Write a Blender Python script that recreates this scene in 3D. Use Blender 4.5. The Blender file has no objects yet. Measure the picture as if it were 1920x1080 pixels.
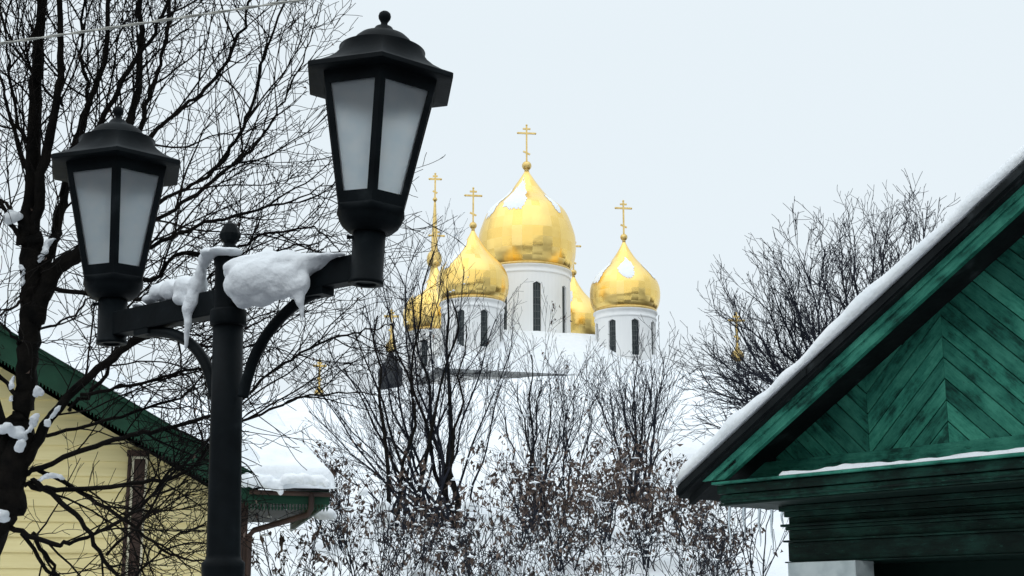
import bpy, bmesh, math, random
from mathutils import Vector, Matrix, noise

R = math.radians
S = bpy.context.scene
COL = S.collection
F = 2667.0                                   # focal length of the photo in its own pixels
PITCH = R(13)
EYE = Vector((0, 0, 1.6))


# ------------------------------------------------------------------ helpers
def ray(px, py):
    x = (px - 960) / F
    y = (540 - py) / F
    return Vector((x, math.cos(PITCH) - y * math.sin(PITCH), math.sin(PITCH) + y * math.cos(PITCH)))


def W(px, py, Y):                            # the point seen at a pixel, Y metres ahead
    r = ray(px, py)
    return EYE + r * (Y / r.y)


def D(px, py, d):                            # the point seen at a pixel, d metres along the lens axis
    return EYE + ray(px, py) * d


def zat(py, Y, px=960):
    return W(px, py, Y).z


class MB:
    """collects faces, becomes ONE mesh object"""
    def __init__(self):
        self.v = []
        self.f = []
        self.m = []
        self.s = []
        self.uv = {}

    def face(self, pts, mi=0, smooth=False):
        n = len(self.v)
        self.v.extend(pts)
        self.f.append(tuple(range(n, n + len(pts))))
        self.m.append(mi)
        self.s.append(smooth)

    def box(self, M, sx, sy, sz, mi=0):      # box of size s about the origin of M
        c = [M @ Vector((x * sx / 2, y * sy / 2, z * sz / 2)) for x in (-1, 1) for y in (-1, 1) for z in (-1, 1)]
        n = len(self.v)
        self.v.extend(c)
        for q in ((0, 1, 3, 2), (4, 6, 7, 5), (0, 4, 5, 1), (2, 3, 7, 6), (0, 2, 6, 4), (1, 5, 7, 3)):
            self.f.append(tuple(n + i for i in q))
            self.m.append(mi)
            self.s.append(False)

    def hexa(self, c, mi=0):                 # 8 corners: bottom ring 0-3, top ring 4-7
        n = len(self.v)
        self.v.extend(c)
        for q in ((3, 2, 1, 0), (4, 5, 6, 7), (0, 1, 5, 4), (1, 2, 6, 5), (2, 3, 7, 6), (3, 0, 4, 7)):
            self.f.append(tuple(n + i for i in q))
            self.m.append(mi)
            self.s.append(False)

    def tube(self, pts, rad, sides=5, mi=0, cap=True, smooth=True):
        n0 = len(self.v)
        N = len(pts)
        up = Vector((0.31, 0.17, 0.93))
        for i, p in enumerate(pts):
            t = (pts[min(i + 1, N - 1)] - pts[max(i - 1, 0)])
            if t.length < 1e-9:
                t = Vector((0, 0, 1))
            t.normalize()
            a = t.cross(up)
            if a.length < 0.05:
                a = t.cross(Vector((1, 0, 0)))
            a.normalize()
            b = t.cross(a)
            r = rad[i]
            for k in range(sides):
                an = 2 * math.pi * k / sides
                self.v.append(p + (a * math.cos(an) + b * math.sin(an)) * r)
        for i in range(N - 1):
            for k in range(sides):
                k2 = (k + 1) % sides
                self.f.append((n0 + i * sides + k, n0 + i * sides + k2, n0 + (i + 1) * sides + k2, n0 + (i + 1) * sides + k))
                self.m.append(mi)
                self.s.append(smooth)
        if cap:
            self.f.append(tuple(n0 + k for k in reversed(range(sides))))
            self.f.append(tuple(n0 + (N - 1) * sides + k for k in range(sides)))
            self.m += [mi, mi]
            self.s += [False, False]

    def lathe(self, prof, M, seg=32, mi=0, hexb=None, smooth=True, cap=True, uvscale=None, phase=0.0):
        """prof: (r, z) list; hexb: blend to hexagon per ring"""
        n0 = len(self.v)
        for i, (r, z) in enumerate(prof):
            b = hexb[i] if hexb else 0
            for k in range(seg):
                an = 2 * math.pi * k / seg + phase
                rr = r
                if b:
                    am = ((an - math.pi / 6) % (math.pi / 3)) - math.pi / 6
                    rr = r * ((1 - b) + b * math.cos(math.pi / 6) / math.cos(am))
                self.v.append(M @ Vector((rr * math.cos(an), rr * math.sin(an), z)))
        for i in range(len(prof) - 1):
            for k in range(seg):
                k2 = (k + 1) % seg
                self.f.append((n0 + i * seg + k, n0 + i * seg + k2, n0 + (i + 1) * seg + k2, n0 + (i + 1) * seg + k))
                if uvscale:
                    self.uv[len(self.f) - 1] = [(k / seg, i / (len(prof) - 1)), ((k + 1) / seg, i / (len(prof) - 1)),
                                                ((k + 1) / seg, (i + 1) / (len(prof) - 1)), (k / seg, (i + 1) / (len(prof) - 1))]
                self.m.append(mi)
                self.s.append(smooth)
        if cap:
            self.f.append(tuple(n0 + k for k in reversed(range(seg))))
            self.f.append(tuple(n0 + (len(prof) - 1) * seg + k for k in range(seg)))
            self.m += [mi, mi]
            self.s += [False, False]

    def build(self, name, mats, parent=None, bevel=0, sharp=None):
        me = bpy.data.meshes.new(name)
        inv = parent['_inv'] if isinstance(parent, dict) else None
        root = parent
        v = self.v
        if parent is not None:
            mw = world_of(parent).inverted()
            v = [mw @ p for p in self.v]
        me.from_pydata([tuple(p) for p in v], [], self.f)
        if not isinstance(mats, (list, tuple)):
            mats = [mats]
        for m in mats:
            me.materials.append(m)
        me.polygons.foreach_set('material_index', self.m)
        me.polygons.foreach_set('use_smooth', self.s)
        if self.uv:
            uvl = me.uv_layers.new(name='UVMap')
            for fi, uvs in self.uv.items():
                ls = me.polygons[fi].loop_start
                for j, u in enumerate(uvs):
                    uvl.data[ls + j].uv = u
        me.update()
        o = bpy.data.objects.new(name, me)
        COL.objects.link(o)
        if parent is not None:
            o.parent = parent
        if bevel:
            b = o.modifiers.new('bevel', 'BEVEL')
            b.width = bevel
            b.segments = 2
            b.limit_method = 'ANGLE'
            b.angle_limit = R(40)
            b.use_clamp_overlap = True
        return o


def world_of(o):
    m = Matrix.Translation(o.location) @ o.rotation_euler.to_matrix().to_4x4()
    return (world_of(o.parent) @ m) if o.parent else m


def tag(o, label=None, cat=None, group=None, kind=None):
    if label:
        o['label'] = label
    if cat:
        o['category'] = cat
    if group:
        o['group'] = group
    if kind:
        o['kind'] = kind
    return o


def thing(name, label, cat, loc, group=None, rz=0):
    o = bpy.data.objects.new(name, None)
    o.empty_display_size = 0.3
    COL.objects.link(o)
    o.location = loc
    o.rotation_euler = (0, 0, rz)
    return tag(o, label, cat, group)


def T(v):
    return Matrix.Translation(v)


# ------------------------------------------------------------------ materials
def mat(name):
    m = bpy.data.materials.new(name)
    m.use_nodes = True
    nt = m.node_tree
    b = nt.nodes['Principled BSDF']
    return m, nt, b


def nn(nt, typ, **kw):
    n = nt.nodes.new(typ)
    for k, v in kw.items():
        if k.startswith('i_'):
            n.inputs[k[2:].replace('_', ' ')].default_value = v
        else:
            setattr(n, k, v)
    return n


def ramp(nt, fac, stops):
    r = nt.nodes.new('ShaderNodeValToRGB')
    el = r.color_ramp.elements
    while len(el) > 1:
        el.remove(el[-1])
    el[0].position, el[0].color = stops[0][0], (*stops[0][1], 1)
    for p, c in stops[1:]:
        e = el.new(p)
        e.color = (*c, 1)
    nt.links.new(fac, r.inputs['Fac'])
    return r.outputs['Color']


def noisy(name, stops, scale=8, detail=5, rough=0.6, bump=0.0, bscale=None, stretch=None, spec=0.3, dist=0.01, metallic=0.0):
    m, nt, b = mat(name)
    tc = nn(nt, 'ShaderNodeTexCoord')
    mp = nn(nt, 'ShaderNodeMapping')
    if stretch:
        mp.inputs['Scale'].default_value = stretch
    nt.links.new(tc.outputs['Object'], mp.inputs['Vector'])
    n1 = nn(nt, 'ShaderNodeTexNoise')
    n1.inputs['Scale'].default_value = scale
    n1.inputs['Detail'].default_value = detail
    nt.links.new(mp.outputs['Vector'], n1.inputs['Vector'])
    nt.links.new(ramp(nt, n1.outputs['Fac'], stops), b.inputs['Base Color'])
    b.inputs['Roughness'].default_value = rough
    b.inputs['Specular IOR Level'].default_value = spec
    b.inputs['Metallic'].default_value = metallic
    if bump:
        n2 = nn(nt, 'ShaderNodeTexNoise')
        n2.inputs['Scale'].default_value = bscale or scale * 4
        n2.inputs['Detail'].default_value = 6
        nt.links.new(mp.outputs['Vector'], n2.inputs['Vector'])
        bp = nn(nt, 'ShaderNodeBump')
        bp.inputs['Strength'].default_value = bump
        bp.inputs['Distance'].default_value = dist
        nt.links.new(n2.outputs['Fac'], bp.inputs['Height'])
        nt.links.new(bp.outputs['Normal'], b.inputs['Normal'])
    return m


def snow_mat(name, scale, dist):
    m = noisy(name, [(0.3, (0.80, 0.84, 0.88)), (0.7, (0.87, 0.89, 0.91))], scale=scale, rough=0.75, bump=0.55,
              bscale=scale * 9, spec=0.2, dist=dist)
    return m


M_SNOW = snow_mat('snow', 3.0, 0.02)
M_SNOWG = snow_mat('ground_snow', 0.7, 0.09)
M_IRON = noisy('black_lamp_paint', [(0.3, (0.003, 0.0045, 0.0055)), (0.62, (0.007, 0.010, 0.012)), (0.78, (0.020, 0.025, 0.028))], scale=11, detail=9, rough=0.55, bump=0.3,
               bscale=60, spec=0.07, dist=0.002)
M_BARK = noisy('dark_bark', [(0.3, (0.005, 0.005, 0.005)), (0.7, (0.015, 0.013, 0.011))], scale=12, rough=0.9, bump=0.8, bscale=40,
               spec=0.05, dist=0.01)
M_TWIG = noisy('twig_bark', [(0.35, (0.006, 0.006, 0.006)), (0.7, (0.018, 0.015, 0.013))], scale=2, rough=0.9, spec=0.05)
M_TWIGF = noisy('hazed_twig_bark', [(0.35, (0.013, 0.016, 0.023)), (0.7, (0.032, 0.033, 0.042))], scale=2, rough=0.9, spec=0.05)  # bark paled and blued: distance haze put into the colour
M_LEAF = noisy('dry_leaf', [(0.32, (0.022, 0.017, 0.015)), (0.5, (0.095, 0.068, 0.056)), (0.72, (0.26, 0.195, 0.16))], scale=5, rough=0.8, spec=0.1)
M_STUCCO = noisy('white_stucco', [(0.22, (0.72, 0.73, 0.73)), (0.42, (0.84, 0.85, 0.85)), (0.8, (0.89, 0.89, 0.885))], scale=0.6, rough=0.9, bump=0.1, bscale=8,
                 spec=0.1, stretch=(1, 1, 0.35))
M_WIN = noisy('dark_window', [(0.3, (0.012, 0.020, 0.022)), (0.7, (0.03, 0.042, 0.045))], scale=2, rough=0.3, spec=0.3)
M_BAR = noisy('window_bar', [(0.3, (0.07, 0.08, 0.08)), (0.7, (0.12, 0.13, 0.13))], scale=3, rough=0.6)
M_GREYEAVE = noisy('grey_eave', [(0.3, (0.42, 0.44, 0.45)), (0.7, (0.52, 0.54, 0.55))], scale=1, rough=0.8)
M_DARKROOF = noisy('dark_roof', [(0.3, (0.015, 0.018, 0.02)), (0.7, (0.04, 0.042, 0.045))], scale=3, rough=0.7)
M_BROWN = noisy('brown_metal', [(0.3, (0.028, 0.016, 0.012)), (0.7, (0.060, 0.032, 0.022))], scale=5, rough=0.6)
M_DKGREEN = noisy('dark_green_paint', [(0.3, (0.006, 0.033, 0.018)), (0.7, (0.010, 0.052, 0.028))], scale=4, rough=0.6, bump=0.2, spec=0.2)
M_CREAM = noisy('cream_trim', [(0.3, (0.50, 0.46, 0.33)), (0.7, (0.62, 0.57, 0.42))], scale=4, rough=0.7)
M_CABLE = noisy('pale_cable', [(0.3, (0.42, 0.42, 0.38)), (0.7, (0.55, 0.55, 0.50))], scale=30, rough=0.7)
M_WHITEP = noisy('worn_white_paint', [(0.3, (0.36, 0.42, 0.43)), (0.55, (0.52, 0.58, 0.58)), (0.8, (0.60, 0.65, 0.65))], scale=7, rough=0.7, bump=0.2)
M_TAR = noisy('weathered_roof_edge', [(0.3, (0.006, 0.008, 0.009)), (0.62, (0.014, 0.017, 0.018)), (0.78, (0.06, 0.07, 0.075))], scale=4, rough=0.8,
              bump=0.5, bscale=20, stretch=(1, 1, 1), spec=0.1)


def wood_paint(name, dark, mid, light, wear):
    """old oil paint over grain; the attribute bvec runs along each board"""
    m, nt, b = mat(name)
    tc = nn(nt, 'ShaderNodeAttribute', attribute_name='bvec')
    def field(sx, sy, scale, detail, rough):
        mp = nn(nt, 'ShaderNodeMapping')
        mp.inputs['Scale'].default_value = (sx, sy, 1)
        nt.links.new(tc.outputs['Vector'], mp.inputs['Vector'])
        n_ = nn(nt, 'ShaderNodeTexNoise', i_Scale=scale, i_Detail=detail, i_Roughness=rough)
        nt.links.new(mp.outputs['Vector'], n_.inputs['Vector'])
        return n_.outputs['Fac']
    f1 = field(1.0, 1.6, 3.2, 9.0, .68)           # broad worn patches
    f2 = field(1.0, 9.0, 5.0, 8.0, .7)            # streaks along the grain
    ad = nn(nt, 'ShaderNodeMath', operation='MULTIPLY_ADD')
    ad.inputs[1].default_value = .30
    nt.links.new(f2, ad.inputs[0])
    ml = nn(nt, 'ShaderNodeMath', operation='MULTIPLY')
    ml.inputs[1].default_value = .70
    nt.links.new(f1, ml.inputs[0])
    nt.links.new(ml.outputs[0], ad.inputs[2])
    col = ramp(nt, ad.outputs[0], [(0.40, dark), (0.49, mid), (0.60, light)])
    at = nn(nt, 'ShaderNodeAttribute', attribute_name='tone')
    mx = nn(nt, 'ShaderNodeMix', data_type='RGBA', blend_type='MULTIPLY')
    mx.inputs['Factor'].default_value = 1
    cr = ramp(nt, at.outputs['Fac'], [(0, (0.58, 0.62, 0.63)), (1, (1.22, 1.19, 1.17))])
    nt.links.new(col, mx.inputs['A'])
    nt.links.new(cr, mx.inputs['B'])
    f3 = field(1.0, 2.5, 14.0, 8.0, .72)          # chips and flakes
    fl = ramp(nt, f3, [(0.60, (0, 0, 0)), (0.66, (1, 1, 1))])
    mx2 = nn(nt, 'ShaderNodeMix', data_type='RGBA')
    sc = nn(nt, 'ShaderNodeMath', operation='MULTIPLY')
    sc.inputs[1].default_value = 0.65
    nt.links.new(fl, sc.inputs[0])
    nt.links.new(sc.outputs[0], mx2.inputs['Factor'])
    nt.links.new(mx.outputs['Result'], mx2.inputs['A'])
    mx2.inputs['B'].default_value = (*wear, 1)
    nt.links.new(mx2.outputs['Result'], b.inputs['Base Color'])
    b.inputs['Roughness'].default_value = 0.65
    b.inputs['Specular IOR Level'].default_value = 0.15
    bp = nn(nt, 'ShaderNodeBump', i_Strength=0.5, i_Distance=0.006)
    nt.links.new(f2, bp.inputs['Height'])
    nt.links.new(bp.outputs['Normal'], b.inputs['Normal'])
    return m


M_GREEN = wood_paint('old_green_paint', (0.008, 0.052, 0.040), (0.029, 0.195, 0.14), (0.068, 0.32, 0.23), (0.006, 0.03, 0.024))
M_GREEN_M = wood_paint('darker_green_paint', (0.003, 0.010, 0.008), (0.005, 0.024, 0.018), (0.015, 0.08, 0.058), (0.03, 0.14, 0.10))  # darker tones of the same green, for the cornice face
M_GREEN_D = wood_paint('worn_shaded_green_paint', (0.004, 0.013, 0.0105), (0.007, 0.025, 0.019), (0.014, 0.056, 0.042), (0.022, 0.09, 0.068))  # worn green with the shade under the eaves deepened in its colour


def siding_mat():
    m, nt, b = mat('pale_yellow_siding')
    tc = nn(nt, 'ShaderNodeTexCoord')
    mp = nn(nt, 'ShaderNodeMapping')
    mp.inputs['Scale'].default_value = (0.5, 1, 7)
    nt.links.new(tc.outputs['Object'], mp.inputs['Vector'])
    n1 = nn(nt, 'ShaderNodeTexNoise', i_Scale=1.5, i_Detail=9.0, i_Roughness=0.65)
    nt.links.new(mp.outputs['Vector'], n1.inputs['Vector'])
    c = ramp(nt, n1.outputs['Fac'], [(0.25, (0.55, 0.46, 0.23)), (0.42, (0.73, 0.62, 0.31)), (0.7, (0.82, 0.71, 0.38))])
    nt.links.new(c, b.inputs['Base Color'])
    b.inputs['Roughness'].default_value = 0.6
    b.inputs['Specular IOR Level'].default_value = 0.2
    return m


M_SIDING = siding_mat()


def gold_mat(name, nu, nv, tilt):
    m, nt, b = mat(name)
    uv = nn(nt, 'ShaderNodeUVMap', uv_map='UVMap')
    mp = nn(nt, 'ShaderNodeMapping')
    mp.inputs['Scale'].default_value = (nu, nv, 1)
    nt.links.new(uv.outputs['UV'], mp.inputs['Vector'])
    fl = nn(nt, 'ShaderNodeVectorMath', operation='FLOOR')
    nt.links.new(mp.outputs['Vector'], fl.inputs[0])
    wn = nn(nt, 'ShaderNodeTexWhiteNoise', noise_dimensions='3D')
    nt.links.new(fl.outputs['Vector'], wn.inputs['Vector'])
    # each gilded sheet leans a little its own way
    sub = nn(nt, 'ShaderNodeVectorMath', operation='SUBTRACT')
    sub.inputs[1].default_value = (0.5, 0.5, 0.5)
    nt.links.new(wn.outputs['Color'], sub.inputs[0])
    scl = nn(nt, 'ShaderNodeVectorMath', operation='SCALE')
    suv = nn(nt, 'ShaderNodeSeparateXYZ')
    nt.links.new(uv.outputs['UV'], suv.inputs['Vector'])
    tm = nn(nt, 'ShaderNodeMapRange')             # the sheets round the bulge are the most dented
    tm.inputs['From Min'].default_value = 0.26
    tm.inputs['From Max'].default_value = 0.42
    tm.inputs['To Min'].default_value = tilt * 1.45
    tm.inputs['To Max'].default_value = tilt * 0.4
    nt.links.new(suv.outputs['Y'], tm.inputs['Value'])
    nt.links.new(tm.outputs['Result'], scl.inputs['Scale'])
    nt.links.new(sub.outputs['Vector'], scl.inputs[0])
    ge = nn(nt, 'ShaderNodeNewGeometry')
    ad = nn(nt, 'ShaderNodeVectorMath', operation='ADD')
    nt.links.new(ge.outputs['Normal'], ad.inputs[0])
    nt.links.new(scl.outputs['Vector'], ad.inputs[1])
    no = nn(nt, 'ShaderNodeVectorMath', operation='NORMALIZE')
    nt.links.new(ad.outputs['Vector'], no.inputs[0])
    tc = nn(nt, 'ShaderNodeTexCoord')
    n2 = nn(nt, 'ShaderNodeTexNoise', i_Scale=1.2, i_Detail=4.0)
    nt.links.new(tc.outputs['Object'], n2.inputs['Vector'])
    bp = nn(nt, 'ShaderNodeBump', i_Strength=0.25, i_Distance=0.12)
    nt.links.new(n2.outputs['Fac'], bp.inputs['Height'])
    nt.links.new(no.outputs['Vector'], bp.inputs['Normal'])
    nt.links.new(bp.outputs['Normal'], b.inputs['Normal'])
    c = ramp(nt, wn.outputs['Value'], [(0.0, (0.87, 0.585, 0.165)), (0.5, (0.91, 0.645, 0.21)), (1.0, (0.94, 0.69, 0.26))])
    nt.links.new(c, b.inputs['Base Color'])
    b.inputs['Metallic'].default_value = 1
    rr = nn(nt, 'ShaderNodeMapRange')
    rr.inputs['To Min'].default_value = 0.22
    rr.inputs['To Max'].default_value = 0.36
    nt.links.new(wn.outputs['Value'], rr.inputs['Value'])
    nt.links.new(rr.outputs['Result'], b.inputs['Roughness'])
    return m


M_GOLD = gold_mat('gilded_sheet', 30, 13, 0.11)
M_GOLDP = noisy('gilded_metal', [(0.3, (0.62, 0.43, 0.14)), (0.7, (0.78, 0.58, 0.24))], scale=4, rough=0.35, metallic=0.85)


def frosted():
    m, nt, b = mat('frosted_glass')
    out = nt.nodes['Material Output']
    tc = nn(nt, 'ShaderNodeTexCoord')
    no = nn(nt, 'ShaderNodeTexNoise', i_Scale=22.0, i_Detail=6.0)
    nt.links.new(tc.outputs['Object'], no.inputs['Vector'])
    d = nn(nt, 'ShaderNodeBsdfDiffuse')
    nt.links.new(ramp(nt, no.outputs['Fac'], [(0.3, (0.66, 0.72, 0.76)), (0.7, (0.80, 0.84, 0.87))]), d.inputs['Color'])
    t = nn(nt, 'ShaderNodeBsdfRefraction')
    nt.links.new(ramp(nt, no.outputs['Fac'], [(0.3, (0.93, 0.97, 0.99)), (0.7, (0.99, 1.0, 1.0))]), t.inputs['Color'])
    t.inputs['Roughness'].default_value = 0.56
    t.inputs['IOR'].default_value = 1.28
    g = nn(nt, 'ShaderNodeBsdfGlossy')
    g.inputs['Roughness'].default_value = 0.35
    mx = nn(nt, 'ShaderNodeMixShader')
    mx.inputs[0].default_value = 0.84
    nt.links.new(d.outputs[0], mx.inputs[1])
    nt.links.new(t.outputs[0], mx.inputs[2])
    m2 = nn(nt, 'ShaderNodeMixShader')
    m2.inputs[0].default_value = 0.03
    nt.links.new(mx.outputs[0], m2.inputs[1])
    nt.links.new(g.outputs[0], m2.inputs[2])
    nt.links.new(m2.outputs[0], out.inputs['Surface'])
    return m


M_GLASS = frosted()
M_REFL = noisy('white_enamel', [(0.3, (0.74, 0.76, 0.77)), (0.7, (0.80, 0.82, 0.83))], scale=6, rough=0.5)
M_ICE, _nt, _b = mat('ice')
_b.inputs['Base Color'].default_value = (0.85, 0.92, 0.96, 1)
_b.inputs['Roughness'].default_value = 0.12
_b.inputs['Transmission Weight'].default_value = 0.75
_b.inputs['IOR'].default_value = 1.31


# ------------------------------------------------------------------ snow bodies
def snow_blob(name, balls, voxel, label=None, cat='snow', group=None, rough=0.4, seed=0, thick=None):
    """heap of packed snow: ellipsoids fused by a voxel remesh, then roughened"""
    bm = bmesh.new()
    for c, r in balls:
        if isinstance(r, (int, float)):
            r = (r, r, r)
        mtx = Matrix.Translation(c) @ Matrix.Diagonal((r[0], r[1], r[2], 1))
        bmesh.ops.create_icosphere(bm, subdivisions=3, radius=1, matrix=mtx)
    me = bpy.data.meshes.new(name)
    bm.to_mesh(me)
    bm.free()
    tmp = bpy.data.objects.new('tmp', me)
    COL.objects.link(tmp)
    rm = tmp.modifiers.new('r', 'REMESH')
    rm.mode = 'VOXEL'
    rm.voxel_size = voxel
    sm = tmp.modifiers.new('s', 'SMOOTH')
    sm.factor = 0.6
    sm.iterations = 26 if voxel < .008 else 6
    dg = bpy.context.evaluated_depsgraph_get()
    dg.update()
    me2 = bpy.data.meshes.new_from_object(tmp.evaluated_get(dg))
    bpy.data.objects.remove(tmp)
    bpy.data.meshes.remove(me)
    me2.name = name
    cen = sum((v.co for v in me2.vertices), Vector()) / max(1, len(me2.vertices))
    zmin = min(v.co.z for v in me2.vertices)
    base = Vector((cen.x, cen.y, zmin))
    off = Vector((seed * 3.1, seed * 1.7, 0))
    nrm = [v.normal.copy() for v in me2.vertices]
    for v, n_ in zip(me2.vertices, nrm):
        k = noise.noise((v.co + off) * (0.14 / voxel)) * 1.0 + 0.5 * noise.noise((v.co + off) * (0.34 / voxel))
        under = 1.0 + max(0.0, -n_.z) * 0.9
        v.co += n_ * k * voxel * 1.5 * rough * under
    for v in me2.vertices:
        v.co -= base
    for p in me2.polygons:
        p.use_smooth = True
    me2.materials.clear()
    me2.materials.append(M_SNOW)
    o = bpy.data.objects.new(name, me2)
    COL.objects.link(o)
    o.location = base
    return tag(o, label, cat, group)


def snow_sheet(name, A, B, C, Dd, up, thick, nu, nv, parent=None, edge=0.12, amp=0.25, seed=0, nscale=1.2, droop=0.0, label=None, cat='snow', group=None):
    """blanket of snow lying on the patch A-B (lower edge) C-D (upper edge)"""
    mb = MB()
    lu = (B - A).length
    lv = (Dd - A).length
    off = Vector((seed * 7.3, seed * 2.9, seed * 1.1))
    top, bot = [], []
    for j in range(nv + 1):
        for i in range(nu + 1):
            u, v = i / nu, j / nv
            p = (A * (1 - u) + B * u) * (1 - v) + (Dd * (1 - u) + C * u) * v
            d = min(u * lu, (1 - u) * lu, v * lv, (1 - v) * lv)
            e = min(1.0, d / edge)
            e = math.sqrt(max(0.0, 1 - (1 - e) ** 2))
            k = 1 + amp * noise.noise(p * nscale + off) + amp * 0.5 * noise.noise(p * nscale * 3.1 + off)
            q = p + up * (thick * e * k)
            if droop and v * lv < edge:
                q -= Vector((0, 0, 1)) * droop * max(0, noise.noise(p * nscale * 1.7 + off)) * (1 - v * lv / edge)
            top.append(q)
            bot.append(p.copy())
    n = len(top)
    mb.v = top + bot
    w = nu + 1
    for j in range(nv):
        for i in range(nu):
            a = j * w + i
            mb.f.append((a, a + 1, a + 1 + w, a + w))
            mb.f.append((n + a, n + a + w, n + a + 1 + w, n + a + 1))
            mb.m += [0, 0]
            mb.s += [True, True]
    def side(a, b):
        mb.f.append((a, n + a, n + b, b))
        mb.m.append(0)
        mb.s.append(True)
    for i in range(nu):
        side(i + 1, i)
        side(nv * w + i, nv * w + i + 1)
    for j in range(nv):
        side(j * w, (j + 1) * w)
        side((j + 1) * w + nu, j * w + nu)
    cen = sum(bot, Vector()) / n
    base = Vector((cen.x, cen.y, min(p.z for p in bot)))
    mb.v = [p - base for p in mb.v]
    o = mb.build(name, M_SNOW, None)
    o.location = base
    return tag(o, label, cat, group)


# ------------------------------------------------------------------ world, sun, camera
wd = bpy.data.worlds.new('World')
S.world = wd
wd.use_nodes = True
wn_ = wd.node_tree
bg = wn_.nodes['Background']
sky = wn_.nodes.new('ShaderNodeTexSky')
sky.sky_type = 'NISHITA'
sky.sun_disc = False
SUN_EL, SUN_AZ = R(42), R(215)
sky.sun_elevation = SUN_EL
sky.sun_rotation = SUN_AZ
sky.air_density = 1.0
sky.dust_density = 2.0
hs = wn_.nodes.new('ShaderNodeHueSaturation')
hs.inputs['Saturation'].default_value = 0.3
wn_.links.new(sky.outputs['Color'], hs.inputs['Color'])
mxs = wn_.nodes.new('ShaderNodeMix')                       # an even layer of cloud over the clear sky
mxs.data_type = 'RGBA'
mxs.inputs['Factor'].default_value = 0.93
mxs.inputs['B'].default_value = (8.4, 9.28, 9.85, 1)
wn_.links.new(hs.outputs['Color'], mxs.inputs['A'])
gtc = wn_.nodes.new('ShaderNodeTexCoord')              # an overcast sky is brighter overhead than near the horizon
gsp = wn_.nodes.new('ShaderNodeSeparateXYZ')
wn_.links.new(gtc.outputs['Generated'], gsp.inputs['Vector'])
gmr = wn_.nodes.new('ShaderNodeMapRange')
gmr.interpolation_type = 'SMOOTHSTEP'
gmr.inputs['From Min'].default_value = 0.38
gmr.inputs['From Max'].default_value = 1.0
gmr.inputs['To Min'].default_value = 1.0
gmr.inputs['To Max'].default_value = 1.55
wn_.links.new(gsp.outputs['Z'], gmr.inputs['Value'])
gvm = wn_.nodes.new('ShaderNodeVectorMath')
gvm.operation = 'SCALE'
wn_.links.new(mxs.outputs['Result'], gvm.inputs[0])
wn_.links.new(gmr.outputs['Result'], gvm.inputs['Scale'])
wn_.links.new(gvm.outputs['Vector'], bg.inputs['Color'])
bg.inputs['Strength'].default_value = 0.1

sl = bpy.data.lights.new('sun', 'SUN')
sl.energy = 0.8
sl.angle = R(120)
sl.color = (1.0, 0.97, 0.93)
so = bpy.data.objects.new('sun', sl)
COL.objects.link(so)
sd = Vector((math.sin(SUN_AZ) * math.cos(SUN_EL), math.cos(SUN_AZ) * math.cos(SUN_EL), math.sin(SUN_EL)))
so.rotation_euler = (-sd).to_track_quat('-Z', 'Y').to_euler()
so.location = sd * 60

cam = bpy.data.cameras.new('camera')
cam.lens = 50
cam.sensor_width = 36
cam.clip_end = 6000
co = bpy.data.objects.new('camera', cam)
COL.objects.link(co)
co.location = EYE
co.rotation_euler = (R(90) + PITCH, 0, 0)
S.camera = co
S.view_settings.view_transform = 'Standard'
S.view_settings.look = 'None'
S.view_settings.exposure = 0
S.view_settings.gamma = 1
S.cycles.max_bounces = 8
S.cycles.transmission_bounces = 12
S.cycles.max_bounces = 12


# ------------------------------------------------------------------ ground (flat street, rampart, kremlin ground)
def sstep(a, b, x):
    t = min(1, max(0, (x - a) / (b - a)))
    return t * t * (3 - 2 * t)


CREST_Y = 80.0
_cr = [(-400, 742), (560, 742), (680, 733), (780, 722), (900, 712), (1060, 705), (1240, 696), (1400, 690), (2400, 690)]


def crest_z(x):
    px = 960 + x / CREST_Y * F * 1.0
    for (a, ya), (b, yb) in zip(_cr, _cr[1:]):
        if px <= b:
            t = min(1, max(0, (px - a) / (b - a)))
            return zat(ya + (yb - ya) * t, CREST_Y)
    return zat(690, CREST_Y)


def ground_h(x, y):
    hc = crest_z(x)
    if y < 14:
        h = 0
    elif y < CREST_Y:
        a = sstep(14, 24, y) * 2.2
        t = max(0, (y - 22) / (CREST_Y - 22))
        h = a + (hc - 2.2) * (t ** 1.08)
        h = min(h, hc)
        # rounded crest
        if y > CREST_Y - 3:
            h -= 0.0
    elif y < CREST_Y + 14:
        h = hc - 3.2 * sstep(CREST_Y, CREST_Y + 14, y)
    else:
        h = hc - 3.2 - max(0, (y - 260)) * 0.012
        h = max(h, -4)
    k = sstep(12, 30, y)
    p = Vector((x, y, 0))
    h += k * (0.14 * noise.noise(p * 0.33) + 0.05 * noise.noise(p * 1.3))
    # old tracks trodden across the slope right of the church
    if 30 < y < 79 and 4 < x < 14:
        g = abs((x - 8.3) - 0.06 * (y - 50) - 1.2 * noise.noise(Vector((y * 0.12, 3, 0))))
        h -= 0.22 * math.exp(-g * g / 0.25) * (0.6 + 0.6 * noise.noise(p * 1.9))
        g2 = abs((y - 57) - 0.3 * (x - 8) - 2 * noise.noise(Vector((x * 0.2, 9, 0))))
        h -= 0.25 * math.exp(-g2 * g2 / 0.5) * sstep(5, 9, x)
    return h


def axis(segs):
    o = [segs[0][0]]
    for a, b, st in segs:
        n = max(1, int(round((b - a) / st)))
        o += [a + (b - a) * (i + 1) / n for i in range(n)]
    return o


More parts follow.
